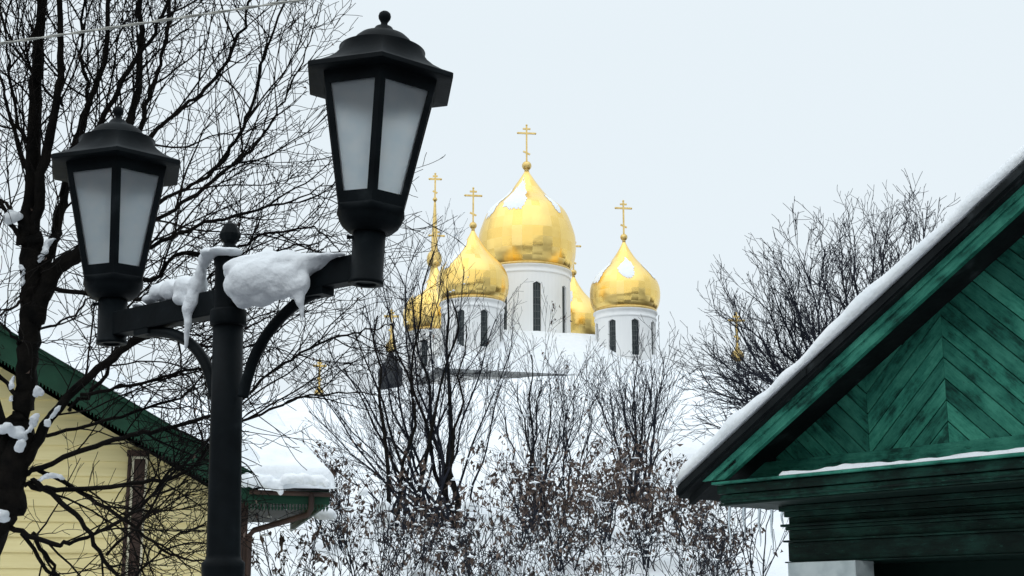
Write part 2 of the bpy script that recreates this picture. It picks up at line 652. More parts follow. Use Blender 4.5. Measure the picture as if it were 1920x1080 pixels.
xs = axis([(-2500, -400, 350), (-400, -60, 20), (-60, -20, 2), (-20, 24, 0.4), (24, 60, 2), (60, 400, 20), (400, 2500, 350)])
ys = axis([(-300, -10, 30), (-10, 14, 2), (14, 84, 0.4), (84, 110, 2), (110, 300, 15), (300, 3500, 400)])
mb = MB()
for y in ys:
    for x in xs:
        mb.v.append(Vector((x, y, ground_h(x, y))))
w_ = len(xs)
for j in range(len(ys) - 1):
    for i in range(w_ - 1):
        a = j * w_ + i
        mb.f.append((a, a + 1, a + 1 + w_, a + w_))
        mb.m.append(0)
        mb.s.append(True)
tag(mb.build('ground', M_SNOWG), kind='structure')


# dark ground sheets added out of view to cut bounce and darken dome reflections
M_ASPH = noisy('added_asphalt', [(0.35, (0.05, 0.05, 0.055)), (0.52, (0.10, 0.10, 0.11)), (0.66, (0.5, 0.53, 0.56))], scale=1.3, detail=8, rough=0.5, bump=0.3, bscale=30)
M_PAVE = noisy('added_dark_paving', [(0.35, (0.05, 0.045, 0.04)), (0.6, (0.09, 0.08, 0.07)), (0.72, (0.4, 0.41, 0.43))], scale=0.25, detail=8, rough=0.8)
mb = MB()
mb.face([Vector((-80, -40, .02)), Vector((80, -40, .02)), Vector((80, 6.6, .02)), Vector((-80, 6.6, .02))])
tag(mb.build('added_road', M_ASPH), kind='structure')
mb = MB()
gx = [-70 + 4 * i for i in range(41)]
gy = [96 + 4 * i for i in range(36)]
mb.v = [Vector((x, y, ground_h(x, y) + .12)) for y in gy for x in gx]
for j in range(len(gy) - 1):
    for i in range(len(gx) - 1):
        a = j * len(gx) + i
        mb.f.append((a, a + 1, a + 1 + len(gx), a + len(gx)))
        mb.m.append(0)
        mb.s.append(True)
tag(mb.build('added_yard', M_PAVE), kind='structure')


# unseen trees added behind and beside the viewer to darken the mirroring domes
mb = MB()
rg = random.Random(1)
for i in range(2600):
    x, y = rg.uniform(-260, 260), rg.uniform(-290, 90)
    if y > -45 and abs(x) < .42 * max(0, y) + 28:
        continue
    gz = ground_h(x, y)
    h = rg.uniform(9, 17)
    r_ = h * rg.uniform(.22, .34)
    prof = [(r_ * k_ * rg.uniform(.8, 1.2), z_) for z_, k_ in ((h * .12, .5), (h * .42, 1.0), (h * .74, .75), (h, .1))]
    mb.lathe(prof, T((x, y, gz)), 6, smooth=False)
tag(mb.build('added_woods', M_TWIG), 'unseen bare trees added as a dark reflection for the golden domes', 'added_woods', kind='stuff')


# ------------------------------------------------------------------ church
def cross_mb(mb, base, h, yaw=0.0, th=None):
    """three-barred cross standing at base, facing -Y turned by yaw"""
    th = th or h * 0.05
    M = T(base) @ Matrix.Rotation(yaw, 4, 'Z')
    mb.box(M @ T((0, 0, h / 2)), th, th, h)
    mb.box(M @ T((0, 0, h * 0.78)), h * 0.46, th * 0.9, th * 1.1)
    mb.box(M @ T((0, 0, h * 0.90)), h * 0.20, th * 0.9, th)
    mb.box(M @ T((0, 0, h * 0.24)) @ Matrix.Rotation(R(25), 4, 'Y'), h * 0.20, th * 0.9, th)
    for sx, z in ((-0.23, 0.78), (0.23, 0.78), (0, 1.0)):
        mb.lathe([(0.01, -th * .8), (th * 0.7, -th * 0.3), (th * 0.7, th * 0.3), (0.01, th * .8)], M @ T((sx * h, 0, z * h)), 8)


ONION = [(0.875, 0.0), (0.915, 0.03), (0.955, 0.075), (0.985, 0.13), (0.998, 0.19), (1.0, 0.25), (0.985, 0.315), (0.945, 0.38), (0.88, 0.44), (0.80, 0.495),
         (0.705, 0.545), (0.60, 0.595), (0.50, 0.645), (0.405, 0.695), (0.32, 0.745), (0.245, 0.80), (0.175, 0.855), (0.118, 0.905), (0.072, 0.95), (0.04, 0.985), (0.02, 1.0)]


ONION_WIDE = [(0.885, 0.0), (0.92, 0.03), (0.957, 0.075), (0.985, 0.13), (0.998, 0.19), (1.0, 0.25), (0.99, 0.315), (0.955, 0.385), (0.90, 0.46), (0.85, 0.52),
              (0.79, 0.57), (0.715, 0.61), (0.62, 0.65), (0.515, 0.69), (0.43, 0.727), (0.335, 0.78), (0.255, 0.83), (0.18, 0.88), (0.12, 0.922), (0.068, 0.96), (0.02, 1.0)]


def catmull(pts, n):
    out = []
    P = [pts[0]] + pts + [pts[-1]]
    for i in range(1, len(P) - 2):
        p0, p1, p2, p3 = P[i - 1:i + 3]
        for k in range(n):
            t = k / n
            out.append(tuple(0.5 * ((2 * p1[d]) + (-p0[d] + p2[d]) * t + (2 * p0[d] - 5 * p1[d] + 4 * p2[d] - p3[d]) * t * t +
                                    (-p0[d] + 3 * p1[d] - 3 * p2[d] + p3[d]) * t ** 3) for d in range(len(p1))))
    out.append(pts[-1])
    return out


ON_SIDE = catmull(ONION, 4)
ON_MAIN = catmull(ONION_WIDE, 4)


def cupola(root, cx, Y, y_tip, y_base, rpx, y_drumbot, rdpx, y_orb, orbpx, y_cross, win_y, win_off, win_wpx, snow, zroof, dname):
    """gilded onion dome with cross on a drum with eight windows; pixel heights read at distance Y"""
    s = Y / F
    c = W(cx, y_base, Y)
    zb, zt = zat(y_base, Y), zat(y_tip, Y)
    base = Vector((c.x, Y, 0))
    Rd = rpx * s
    H = zt - zb
    ON = ON_MAIN if dname == 'main' else ON_SIDE
    prof = [(r * Rd, zb + z * H) for r, z in ON]
    mb = MB()
    mb.lathe(prof, T(base), 64, uvscale=True)
    dome = mb.build('dome', M_GOLD, root)
    # gilt base ring
    mb = MB()
    rb = prof[0][0]
    mb.lathe([(rb * 0.9, zb - 0.30), (rb * 1.0, zb - 0.26), (rb * 1.02, zb - 0.12), (rb * 1.0, zb + 0.02), (rb * 0.95, zb + 0.03)], T(base), 64)
    mb.build('base_ring', M_GOLDP, dome)
    # orb and cross
    zo = zat(y_orb, Y)
    ro = orbpx * s
    mb = MB()
    mb.lathe([(0.02, zo - ro)] + [(ro * math.sin(a), zo - ro * math.cos(a)) for a in [math.pi * k / 10 for k in range(1, 10)]] + [(0.02, zo + ro)], T(base), 20)
    mb.lathe([(0.05 * Rd, zt - 0.03 * H), (0.045 * Rd, zo)], T(base), 12)
    mb.build('orb', M_GOLDP, dome)
    mb = MB()
    zc = zat(y_cross, Y)
    cross_mb(mb, base + Vector((0, 0, zo + ro * 0.9)), zc - zo - ro * 0.9, 0.12, th=3.0 * s)
    mb.build('cross', M_GOLDP, dome)
    # snow caught on the upper dome
    mb = MB()
    na, nz = 200, len(ON) - 1
    off = Vector((cx * 0.13, 0, 0))

    def sp(k, j):
        r, z = prof[j]
        a = 2 * math.pi * k / na
        return base + Vector(((r + 0.018) * math.cos(a), (r + 0.018) * math.sin(a), z + 0.01))
    for si, (a0, z0, da, dz) in enumerate(snow):
        cells = set()
        for j in range(nz):
            zz = ON[j][1]
            for k in range(na):
                a = math.degrees(2 * math.pi * (k + .5) / na)
                dd = ((a - a0 + 180) % 360 - 180) / da
                val = 1 - dd * dd - ((zz - z0) / dz) ** 2
                if val <= 0:
                    continue
                val += 0.55 * noise.noise(Vector((a * 0.06, zz * 7, si)) + off) + 0.3 * noise.noise(Vector((a * 0.2, zz * 22, 5)) + off)
                if val > 0.32:
                    cells.add((k, j))
        best = []
        while cells:
            stack = [cells.pop()]
            comp = []
            while stack:
                k, j = stack.pop()
                comp.append((k, j))
                for q in (((k + 1) % na, j), ((k - 1) % na, j), (k, j + 1), (k, j - 1)):
                    if q in cells:
                        cells.remove(q)
                        stack.append(q)
            if len(comp) > len(best):
                best = comp
        mb = MB()
        for k, j in best:
            mb.face([sp(k, j), sp(k + 1, j), sp(k + 1, j + 1), sp(k, j + 1)], 0, True)
        if mb.f:
            mb.build('snow_patch', M_SNOW, dome)
    # drum with recessed windows
    rd = rdpx * s
    z0, z1 = zroof, zb - 0.26
    wz0, wz1 = zat(win_y[1], Y), zat(win_y[0], Y)
    hw = win_wpx / rdpx / 2
    mb = MB()
    view = math.atan2(-base.y, -base.x)
    cols = []
    for k in range(8):
        ac = view + R(win_off + 45 * k)
        cols += [(ac - hw, True), (ac + hw, False)]
        for q in range(1, 6):
            cols.append((ac + hw + (math.pi / 4 - 2 * hw) * q / 6, False))
    def dp(a, r, z):
        return base + Vector((r * math.cos(a), r * math.sin(a), z))
    n = len(cols)
    for i in range(n):
        a0, isw = cols[i]
        a1 = cols[(i + 1) % n][0]
        if i == n - 1:
            a1 += 2 * math.pi
        if not isw:
            mb.face([dp(a0, rd, z0), dp(a1, rd, z0), dp(a1, rd, z1), dp(a0, rd, z1)], 0, True)
        else:
            am = (a0 + a1) / 2
            zt2 = wz1 - hw * rd * 0.5
            ri = rd - 0.22
            mb.face([dp(a0, rd, z0), dp(a1, rd, z0), dp(a1, rd, wz0), dp(a0, rd, wz0)])
            mb.face([dp(a0, rd, zt2), dp(am, rd, wz1), dp(am, rd, z1), dp(a0, rd, z1)])
            mb.face([dp(am, rd, wz1), dp(a1, rd, zt2), dp(a1, rd, z1), dp(am, rd, z1)])
            mb.face([dp(a0, rd, wz0), dp(a0, ri, wz0), dp(a0, ri, zt2), dp(a0, rd, zt2)])
            mb.face([dp(a1, rd, zt2), dp(a1, ri, zt2), dp(a1, ri, wz0), dp(a1, rd, wz0)])
            mb.face([dp(a0, rd, wz0), dp(a1, rd, wz0), dp(a1, ri, wz0), dp(a0, ri, wz0)])
            mb.face([dp(a0, rd, zt2), dp(a0, ri, zt2), dp(am, ri, wz1), dp(am, rd, wz1)])
            mb.face([dp(am, rd, wz1), dp(am, ri, wz1), dp(a1, ri, zt2), dp(a1, rd, zt2)])
    # cornice under the dome and a low plinth
    mb.lathe([(rd, z1 - 0.75), (rd + 0.07, z1 - 0.72), (rd + 0.07, z1 - 0.55), (rd + 0.02, z1 - 0.5), (rd + 0.02, z1 - 0.2), (rd + 0.16, z1 - 0.12), (rd + 0.16, z1)],
             T(base), 64, cap=False)
    mb.face([dp(2 * math.pi * k / 64, rd + 0.16, z1) for k in range(64)])
    mb.lathe([(rd + 0.10, z0), (rd + 0.10, z0 + 0.5), (rd, z0 + 0.56)], T(base), 64, cap=False)
    drum = mb.build('drum', M_STUCCO, root)
    for k in range(8):
        ac = view + R(win_off + 45 * k)
        a0, a1 = ac - hw, ac + hw
        ri = rd - 0.2
        zt2 = wz1 - hw * rd * 0.5
        mb = MB()
        mb.face([dp(a0, ri, wz0), dp(a1, ri, wz0), dp(a1, ri, zt2), dp(ac, ri, wz1), dp(a0, ri, zt2)])
        ft = ri + 0.03
        for q in range(1, 7):
            zq = wz0 + (zt2 - wz0) * q / 7
            mb.face([dp(a0, ft, zq - .035), dp(a1, ft, zq - .035), dp(a1, ft, zq + .035), dp(a0, ft, zq + .035)], 1)
        for fx in (-0.33, 0.33):
            am = ac + hw * fx
            mb.face([dp(am - .03 / rd, ft + .004, wz0), dp(am + .03 / rd, ft + .004, wz0), dp(am + .03 / rd, ft + .004, zt2), dp(am - .03 / rd, ft + .004, zt2)], 1)
        win = mb.build('window', [M_WIN, M_BAR], drum)
        mb = MB()
        sw = hw * 1.5
        c8 = [dp(ac - sw, rd - .05, wz0 - .16), dp(ac + sw, rd - .05, wz0 - .16), dp(ac + sw, rd + .14, wz0 - .16), dp(ac - sw, rd + .14, wz0 - .16)]
        mb.hexa(c8 + [p + Vector((0, 0, .13)) for p in c8])
        mb.build('sill', M_STUCCO, drum)
    return base


YM = 130.0
church_c = W(988, 650, YM)
ZG = ground_h(church_c.x, YM)
church = thing('church', 'white church with five gilded onion domes behind the snowy rampart', 'church', (church_c.x, YM, ZG))
sM = YM / F
ax, ay = -99 * sM, -181 * sM
offs = {'lf': (ax, ay), 'rf': (-ay, ax), 'br': (-ax, -ay), 'bl': (ay, -ax)}
z_eave = zat(699, 119.0)
z_rt = zat(655, YM) + 0.1
cupola(church, 988, YM, 318, 508, 95, 655, 83.5, 311, 9.5, 235, (545, 638), 13, 15.5,
       [(250, 0.68, 24, 0.24), (203, 0.62, 20, 0.2), (318, 0.6, 10, 0.12)], z_eave + 0.4, 'main')


def side_cup(key, win_off, snow):
    dx, dy = offs[key]
    Y = YM + dy
    X = church_c.x + dx
    k = 125.2 / Y                            # heights follow the front right dome
    px = 960 + X / Y * F * math.cos(PITCH) * 1.0
    # exact pixel column of the axis at dome height
    for _ in range(4):
        px += (X - W(px, 560, Y).x) / Y * F
    def yy(y):
        z = zat(y, 125.2)
        lo, hi = -400.0, 1600.0
        for _ in range(40):
            m_ = (lo + hi) / 2
            if zat(m_, Y) > z:
                lo = m_
            else:
                hi = m_
        return lo
    cupola(church, px, Y, yy(452), yy(583), 67.5 * k, yy(690), 58 * k, yy(445), 7 * k, yy(377), (yy(608), yy(675)), win_off, 15 * k, snow, z_eave + 0.4, key)


side_cup('lf', 22.5, [(222, 0.60, 22, 0.24)])
side_cup('rf', 19, [(270, 0.53, 20, 0.19), (203, 0.50, 24, 0.2), (332, 0.52, 14, 0.14)])
side_cup('br', 20, [(250, 0.6, 20, 0.15)])
side_cup('bl', 22, [(225, 0.6, 20, 0.15)])

# body, eaves and the snow-covered roof (square, turned with the domes)
d1 = Vector((offs['rf'][0] - offs['lf'][0], offs['rf'][1] - offs['lf'][1], 0)).normalized()
d2 = Vector((-d1.y, d1.x, 0))
cc = Vector((church_c.x, YM, 0))


def ringc(h, z, grow=0):
    h = h + grow
    return [cc + d1 * (sx * h) + d2 * (sy * h) + Vector((0, 0, z)) for sx, sy in ((-1, -1), (1, -1), (1, 1), (-1, 1))]


HB = 10.6
mb = MB()
mb.hexa(ringc(HB, ZG - 1) + ringc(HB, z_eave - 0.5))
for e in range(4):                            # pilasters on each face
    dirs = [(d1, -d2), (d2, d1), (d1, d2), (d2, -d1)][e]
    for q in (-1, -0.34, 0.34, 1):
        c_ = cc + dirs[0] * (q * (HB - 0.6)) + dirs[1] * (HB + 0.1) + Vector((0, 0, (ZG + z_eave) / 2 - .4))
        mb.box(T(c_) @ Matrix(((dirs[0].x, dirs[1].x, 0, 0), (dirs[0].y, dirs[1].y, 0, 0), (0, 0, 1, 0), (0, 0, 0, 1))), 0.9, 0.4, z_eave - ZG - 0.9)
mb.build('wall', M_STUCCO, church)
mb = MB()
mb.hexa(ringc(HB, z_eave - 0.5, 0.1) + ringc(HB, z_eave - 0.25, 0.5))
mb.hexa(ringc(HB, z_eave - 0.246, 0.54) + ringc(HB, z_eave - 0.1, 0.6))
mb.build('eave', M_GREYEAVE, church)
mb = MB()
NR = 40
g = []
for j in range(NR + 1):
    for i in range(NR + 1):
        u, v = i / NR * 2 - 1, j / NR * 2 - 1
        h = HB + 0.65
        e = 1 - max(abs(u), abs(v))
        zz = z_eave - 0.09 + (z_rt - z_eave + .5) * (1 - (1 - min(1, e * 1.7)) ** 1.6) + 0.25 * min(1, e * 12)
        p = cc + d1 * (u * h) + d2 * (v * h) + Vector((0, 0, zz))
        p.z += 0.12 * noise.noise(p * 0.6) * min(1, e * 8)
        g.append(p)
mb.v = g
for j in range(NR):
    for i in range(NR):
        a = j * (NR + 1) + i
        mb.f.append((a, a + 1, a + NR + 2, a + NR + 1))
        mb.m.append(0)
        mb.s.append(True)
mb.build('roof', M_SNOW, church)

# bell tower with a thin gilded spire, far behind
TY = 165.0
tc_ = W(814, 500, TY)
tz = ground_h(tc_.x, TY)
tower = thing('bell_tower', 'thin gilded spire with cross rising behind the leftmost golden dome', 'bell tower', (tc_.x, TY, tz))
tb = Vector((tc_.x, TY, 0))
st = TY / F
mb = MB()
mb.lathe([(3.0, tz - 1), (3.0, zat(640, TY)), (3.25, zat(638, TY)), (3.25, zat(634, TY)), (2.4, zat(633, TY)), (2.4, zat(570, TY)), (2.7, zat(568, TY)), (2.7, zat(562, TY))], T(tb), 8, smooth=False)
mb.build('tower_wall', M_STUCCO, tower)
mb = MB()
mb.lathe([(1.6, zat(561, TY)), (1.3, zat(545, TY)), (0.7, zat(525, TY)), (0.5, zat(510, TY)), (0.42, zat(500, TY)), (0.75, zat(498, TY)), (0.9, zat(491, TY)), (0.9, zat(482, TY)), (0.72, zat(475, TY)), (0.42, zat(471, TY)), (0.34, zat(440, TY)), (0.15, zat(385, TY)), (0.1, zat(376, TY))], T(tb), 16)
mb.build('spire', M_GOLDP, tower)
mb = MB()
zo = zat(374, TY)
mb.lathe([(0.02, zo - .3), (.2, zo - .2), (.3, zo), (.2, zo + .2), (0.02, zo + .3)], T(tb), 12)
mb.build('orb', M_GOLDP, tower)
mb = MB()
cross_mb(mb, tb + Vector((0, 0, zo + .2)), zat(326, TY) - zo - .2, 0.1, th=3.0 * st)
mb.build('cross', M_GOLDP, tower)


def chapel(px, Y, y_top, y_orb, orb, label, dark=None, cross_h=None):
    c = W(px, y_orb, Y)
    gz = ground_h(c.x, Y)
    s = Y / F
    b = Vector((c.x, Y, 0))
    ch = thing('chapel', label, 'chapel', (c.x, Y, gz), None)
    zo, ro = c.z, orb * s
    mb = MB()
    mb.lathe([(0.02, zo - ro)] + [(ro * math.sin(math.pi * k / 8), zo - ro * math.cos(math.pi * k / 8)) for k in range(1, 8)] + [(0.02, zo + ro)], T(b), 14)
    mb.lathe([(ro * .5, zo + ro * .75), (ro * .22, zo + ro * 1.6), (ro * .2, zo + ro * 2.2)], T(b), 10)
    mb.build('orb', M_GOLDP, ch)
    mb = MB()
    cross_mb(mb, b + Vector((0, 0, zo + ro * 1.7)), zat(y_top, Y) - zo - ro * 1.7, 0.1, th=3.6 * s)
    mb.build('cross', M_GOLDP, ch)
    if dark:
        ya, yb_, yc_, hw = dark
        za, zb, zc = zat(ya, Y), zat(yb_, Y), zat(yc_, Y)
        mb = MB()
        mb.lathe([(hw * s * .25, zo - ro * 1.1), (hw * s * .35, za), (hw * s * .45, (za * .6 + zb * .4)), (hw * s * .95, zb), (hw * s * 1.05, zb - .12), (hw * s * 1.05, zc), (hw * s * .8, zc - .15), (hw * s * .75, zc - .6)][::-1], T(b), 8, smooth=False)
        mb.build('roof', M_DARKROOF, ch)
        mb = MB()
        mb.lathe([(hw * s * .7, gz - .5), (hw * s * .7, zc - .55)], T(b), 8, smooth=False)
        mb.build('wall', M_STUCCO, ch)
    else:
        mb = MB()
        zb = zo - ro * .8
        rr = ro * 2.6
        zl = min(zb - 1.6, gz + 2.0)
        mb.lathe([(r * rr, zl + (z) * (zb - zl)) for r, z in ONION], T(b), 20)
        mb.build('dome', M_DARKROOF, ch)
        mb = MB()
        mb.lathe([(rr * .8, gz - .5), (rr * .8, zl + .1)], T(b), 8, smooth=False)
        mb.build('wall', M_STUCCO, ch)
    return ch


chapel(733, 92, 582, 651, 11, 'small chapel with a black roof and golden ball seen through the branches', dark=(668, 690, 722, 22))
chapel(598, 100, 676, 737, 9, 'tiny golden cross on a ball above the snow-covered porch roof')
chapel(1383, 100, 588, 667, 12, 'golden cross and ball beside the dense bare tree over the green house')


# ------------------------------------------------------------------ street lamp
PX = 428.0
DP = 4.42
tilt = R(-1.4)
pb = D(428, 600, DP)
lamp = thing('street_lamp', 'black cast iron street lamp with two frosted lanterns and snowy arms', 'street lamp', (pb.x, pb.y, 0))
PM = T((pb.x, pb.y, pb.z)) @ Matrix.Rotation(tilt, 4, 'Y')      # post frame: origin on the axis at the collar
PM0 = PM.copy()


def pz(y):                                    # height along the post from a pixel row
    return zat(y, pb.y) - pb.z


s4 = DP / F
mb = MB()
zg = -pb.z / math.cos(tilt)
prof = [(0.17, zg), (0.17, zg + .12), (.13, zg + .16), (.12, zg + .55), (.085, zg + .6), (38 * s4, pz(1080)), (39 * s4, pz(1066)), (39 * s4, pz(1056)), (33 * s4, pz(1050)), (31 * s4, pz(1044)), (30.5 * s4, pz(1040)),
        (29 * s4, pz(800)), (28 * s4, pz(613))]
mb.lathe(prof, PM, 40)
mb.lathe([(28 * s4, pz(613)), (33 * s4, pz(611)), (34 * s4, pz(607)), (34 * s4, pz(586)), (33 * s4, pz(582)), (27.5 * s4, pz(581))], PM, 40, cap=False)
mb.lathe([(27 * s4, pz(583)), (26.5 * s4, pz(500)), (29 * s4, pz(497)), (29 * s4, pz(487)), (27 * s4, pz(484)), (.002, pz(483))], PM, 40, cap=False)
post = mb.build('post', M_IRON, lamp)
mb = MB()
mb.lathe([(22 * s4, pz(484)), (19 * s4, pz(466)), (12 * s4, pz(461)), (10 * s4, pz(457)), (16 * s4, pz(452)), (20.5 * s4, pz(445)), (21 * s4, pz(440)), (17 * s4, pz(431)), (12 * s4, pz(422)), (5 * s4, pz(418)), (.001, pz(417))], PM, 10, smooth=False)
mb.build('post_finial', M_IRON, lamp)


def lantern(px, py, d, tilt, yaw, label):
    s = 4.1 / F
    b = D(px, py, d)
    M = T(b) @ Matrix.Rotation(tilt, 4, 'Y') @ Matrix.Rotation(yaw, 4, 'Z')
    z = lambda y: (535 - y) / 0.945 * s
    # frame: eave plate, tapered hexagonal body with openings, cup
    ph = math.pi / 2                          # a corner towards the viewer
    mb = MB()
    def corner(k, Rr, y):
        a = ph + math.pi / 3 * k
        return M @ Vector((Rr * s * math.cos(a), Rr * s * math.sin(a), z(y)))
    yt, yb, Rt, Rb = 163, 398, 124, 71
    lerp = lambda a, b_, t: a + (b_ - a) * t
    panes = []
    for k in range(6):
        A, B = corner(k, Rt, yt), corner(k + 1, Rt, yt)
        C, E_ = corner(k + 1, Rb, yb), corner(k, Rb, yb)
        cen = (A + B + C + E_) / 4
        n_ = (B - A).cross(E_ - A).normalized()
        axis_p = M @ Vector((0, 0, z(280)))
        if n_.dot(cen - axis_p) < 0:
            n_ = -n_
        tA, tB = 0.10, 0.915
        def pt(u, t):
            L, Rr = A.lerp(E_, t), B.lerp(C, t)
            return L.lerp(Rr, u)
        def us(t):
            wd_ = (A.lerp(E_, t) - B.lerp(C, t)).length
            return 11.5 * s / wd_
        o4 = [pt(0, 0), pt(1, 0), pt(1, 1), pt(0, 1)]
        i4 = [pt(us(tA), tA), pt(1 - us(tA), tA), pt(1 - us(tB), tB), pt(us(tB), tB)]
        dp_ = n_ * (8 * s)
        for q in range(4):
            q2 = (q + 1) % 4
            mb.face([o4[q], o4[q2], i4[q2], i4[q]])
            mb.face([i4[q], i4[q2], i4[q2] - dp_, i4[q] - dp_])
            mb.face([o4[q] - dp_, i4[q] - dp_, i4[q2] - dp_, o4[q2] - dp_])
        panes.append(([p - n_ * 4 * s for p in i4], n_, i4))
    mb.lathe([(71, 398), (69, 401), (69, 409), (63, 412), (60, 422), (52, 432), (40, 441), (30, 443)], M @ Matrix.Diagonal((s, s, 1, 1)) if False else M, 48) if False else None
    cup = [(72, 398, 1), (70, 402, .7), (67, 410, .3), (62, 412, 0), (60, 420, 0), (54, 430, 0), (42, 440, 0), (28, 442, 0)]
    mb.lathe([(r * s, z(y)) for r, y, h in cup], M, 48, hexb=[h for r, y, h in cup], phase=0)
    lan = mb.build('lantern', M_IRON, lamp)
    # roof
    mb = MB()
    rf = [(120, 164, 1), (155, 163.5, 1), (158, 162, 1), (158, 154, 1), (155, 152, 1), (132, 143, 1), (114, 133, 1), (100, 122, .9), (91, 111, .6), (86, 101, .25), (84, 94, 0), (80, 92.5, 0), (67, 92, 0), (65.5, 90, 0), (61, 82, 0), (54, 73, 0), (46, 66, 0), (36, 62, 0),
          (27, 60, 0), (23, 56, 0), (19, 51, 0), (17.5, 48.5, 0), (16, 47, 0), (9, 46, 0), (8, 45, 0)]
    # silhouettes were read on the axis, so heights come straight from the rows
    mb.lathe([(r * s, z(y)) for r, y, h in rf], M, 96, hexb=[h for r, y, h in rf], phase=0)
    roof = mb.build('roof', M_IRON, lan)
    md = roof.modifiers.new('es', 'EDGE_SPLIT')
    md.split_angle = R(38)
    mb = MB()
    mb.lathe([(r * s, z(y)) for r, y in [(9, 46), (7, 42), (6.5, 38), (8.5, 34.5), (11.5, 30), (12.5, 25), (11, 19.5), (7, 16), (.1, 14.5)]], M, 24)
    mb.build('finial', M_IRON, lan)
    for p4, n_, i4 in panes:
        mb = MB()
        c4 = [p - n_ * 1.2 * s for p in p4]
        mb.hexa(c4 + [p + n_ * 2.4 * s for p in c4])
        mb.build('pane', M_GLASS, lan)
    mb = MB()
    mb.lathe([(31 * s, z(443)), (31 * s, z(527)), (33 * s, z(529)), (33 * s, z(535)), (20 * s, z(535)), (19 * s, z(531))][::-1], M, 32)
    mb.box(M @ T((-34 * s, -4 * s, z(452))), 12 * s, 6 * s, 6 * s)
    mb.lathe([(4 * s, -2 * s), (5 * s, 0), (4 * s, 3 * s)], M @ T((-40 * s, -4 * s, z(452))) @ Matrix.Rotation(R(90), 4, 'Y'), 10)
    mb.build('socket', M_IRON, lan)
    mb = MB()
    mb.lathe([(60 * s, z(399)), (58 * s, z(396)), (24 * s, z(394))], M, 32)
    mb.build('added_reflector', M_REFL, lan)  # white disc added inside the cup to brighten the lower panes
    # lamp holder and bulb inside
    mb = MB()
    mb.lathe([(20 * s, z(398)), (20 * s, z(368)), (12 * s, z(366)), (15 * s, z(350)), (15 * s, z(335)), (9 * s, z(326)), (.1 * s, z(323))], M, 20)
    mb.build('bulb', M_REFL, lan)
    return b


LR = lantern(686, 533, 4.10, R(2.6), R(6.5), '')
LL = lantern(209, 645, 4.79, R(-2.0), R(15.5), '')


def arm(sl_b, sgn, mid_y, end_px, d_end):
    zc = D(end_px, mid_y, d_end).z
    a = Vector((pb.x, pb.y, zc)) + Vector((0, 0, 0))
    e = Vector((sl_b.x, sl_b.y, D(end_px, mid_y, d_end).z))
    mb = MB()
    ax_ = (e - a)
    L = ax_.length
    ax_.normalize()
    yv = Vector((0, 0, 1)).cross(ax_).normalized()
    zv = ax_.cross(yv)
    M = Matrix(((ax_.x, yv.x, zv.x, 0), (ax_.y, yv.y, zv.y, 0), (ax_.z, yv.z, zv.z, 0), (0, 0, 0, 1)))
    mb.box(T((a + e) / 2) @ M, L, 0.055, 0.080)
    o = mb.build('arm', M_IRON, lamp, bevel=0.004)
    return a, e, ax_


aR, eR, axR = arm(LR, 1, 506, 655, 4.14)
aL, eL, axL = arm(LL, -1, 602, 250, 4.73)


def brace(a, e, pts):
    """curved bracket in the vertical plane of the arm"""
    mb = MB()
    pl = []
    u = (e - a)
    u.z = 0
    L = u.length
    u.normalize()
    nrm = Vector((-u.y, u.x, 0))
    for px, py in pts:
        r = ray(px, py)
        t = (a - EYE).dot(nrm) / r.dot(nrm)
        pl.append(EYE + r * t)
    pl = [Vector(p) for p in catmull([tuple(p) for p in pl], 5)]
    mb.tube(pl, [0.0175] * len(pl), 10)
    end = pl[-1]
    M = Matrix(((u.x, nrm.x, 0, 0), (u.y, nrm.y, 0, 0), (0, 0, 1, 0), (0, 0, 0, 1)))
    mb.box(T(Vector((end.x, end.y, end.z + .004))) @ M, 0.075, 0.05, 0.036)
    mb.build('brace', M_IRON, lamp)


brace(aR, eR, [(455, 745), (463, 712), (478, 668), (500, 628), (530, 592), (565, 563), (598, 547)])
brace(aL, eL, [(402, 745), (396, 712), (380, 672), (352, 640), (318, 625), (275, 622)])


# snow on the lamp
def ballsP(lst):
    return [(D(px, py, d), tuple(v * d / F for v in r)) for px, py, d, r in lst]


rs = [(445, 510, 4.30, (26, 34, 24)), (470, 500, 4.29, (34, 40, 22)), (505, 496, 4.26, (38, 42, 26)), (540, 495, 4.22, (36, 40, 26)), (565, 500, 4.19, (26, 34, 22)),
      (590, 485, 4.18, (26, 24, 11)), (615, 480, 4.15, (22, 18, 7)), (636, 477, 4.13, (16, 14, 4)),
      (505, 502, 4.24, (90, 40, 27)), (560, 494, 4.20, (75, 34, 18)), (500, 520, 4.19, (74, 34, 38)), (470, 530, 4.20, (45, 36, 36)), (540, 520, 4.17, (40, 30, 30)), (440, 535, 4.24, (22, 26, 26)), (460, 553, 4.22, (28, 26, 26)), (490, 553, 4.20, (28, 26, 24)), (520, 540, 4.18, (28, 28, 24)), (550, 535, 4.16, (24, 26, 26)), (568, 530, 4.15, (15, 20, 22)),
      (562, 560, 4.14, (11, 10, 18)), (566, 582, 4.14, (7, 7, 16)), (568, 598, 4.14, (4, 4, 13)), (455, 570, 4.21, (15, 14, 10))]
snow_blob('snow_heap', ballsP(rs), 0.0050, 'thick snow heap sagging off the right lamp arm with a melted drip', group=None, seed=1, rough=0.22)
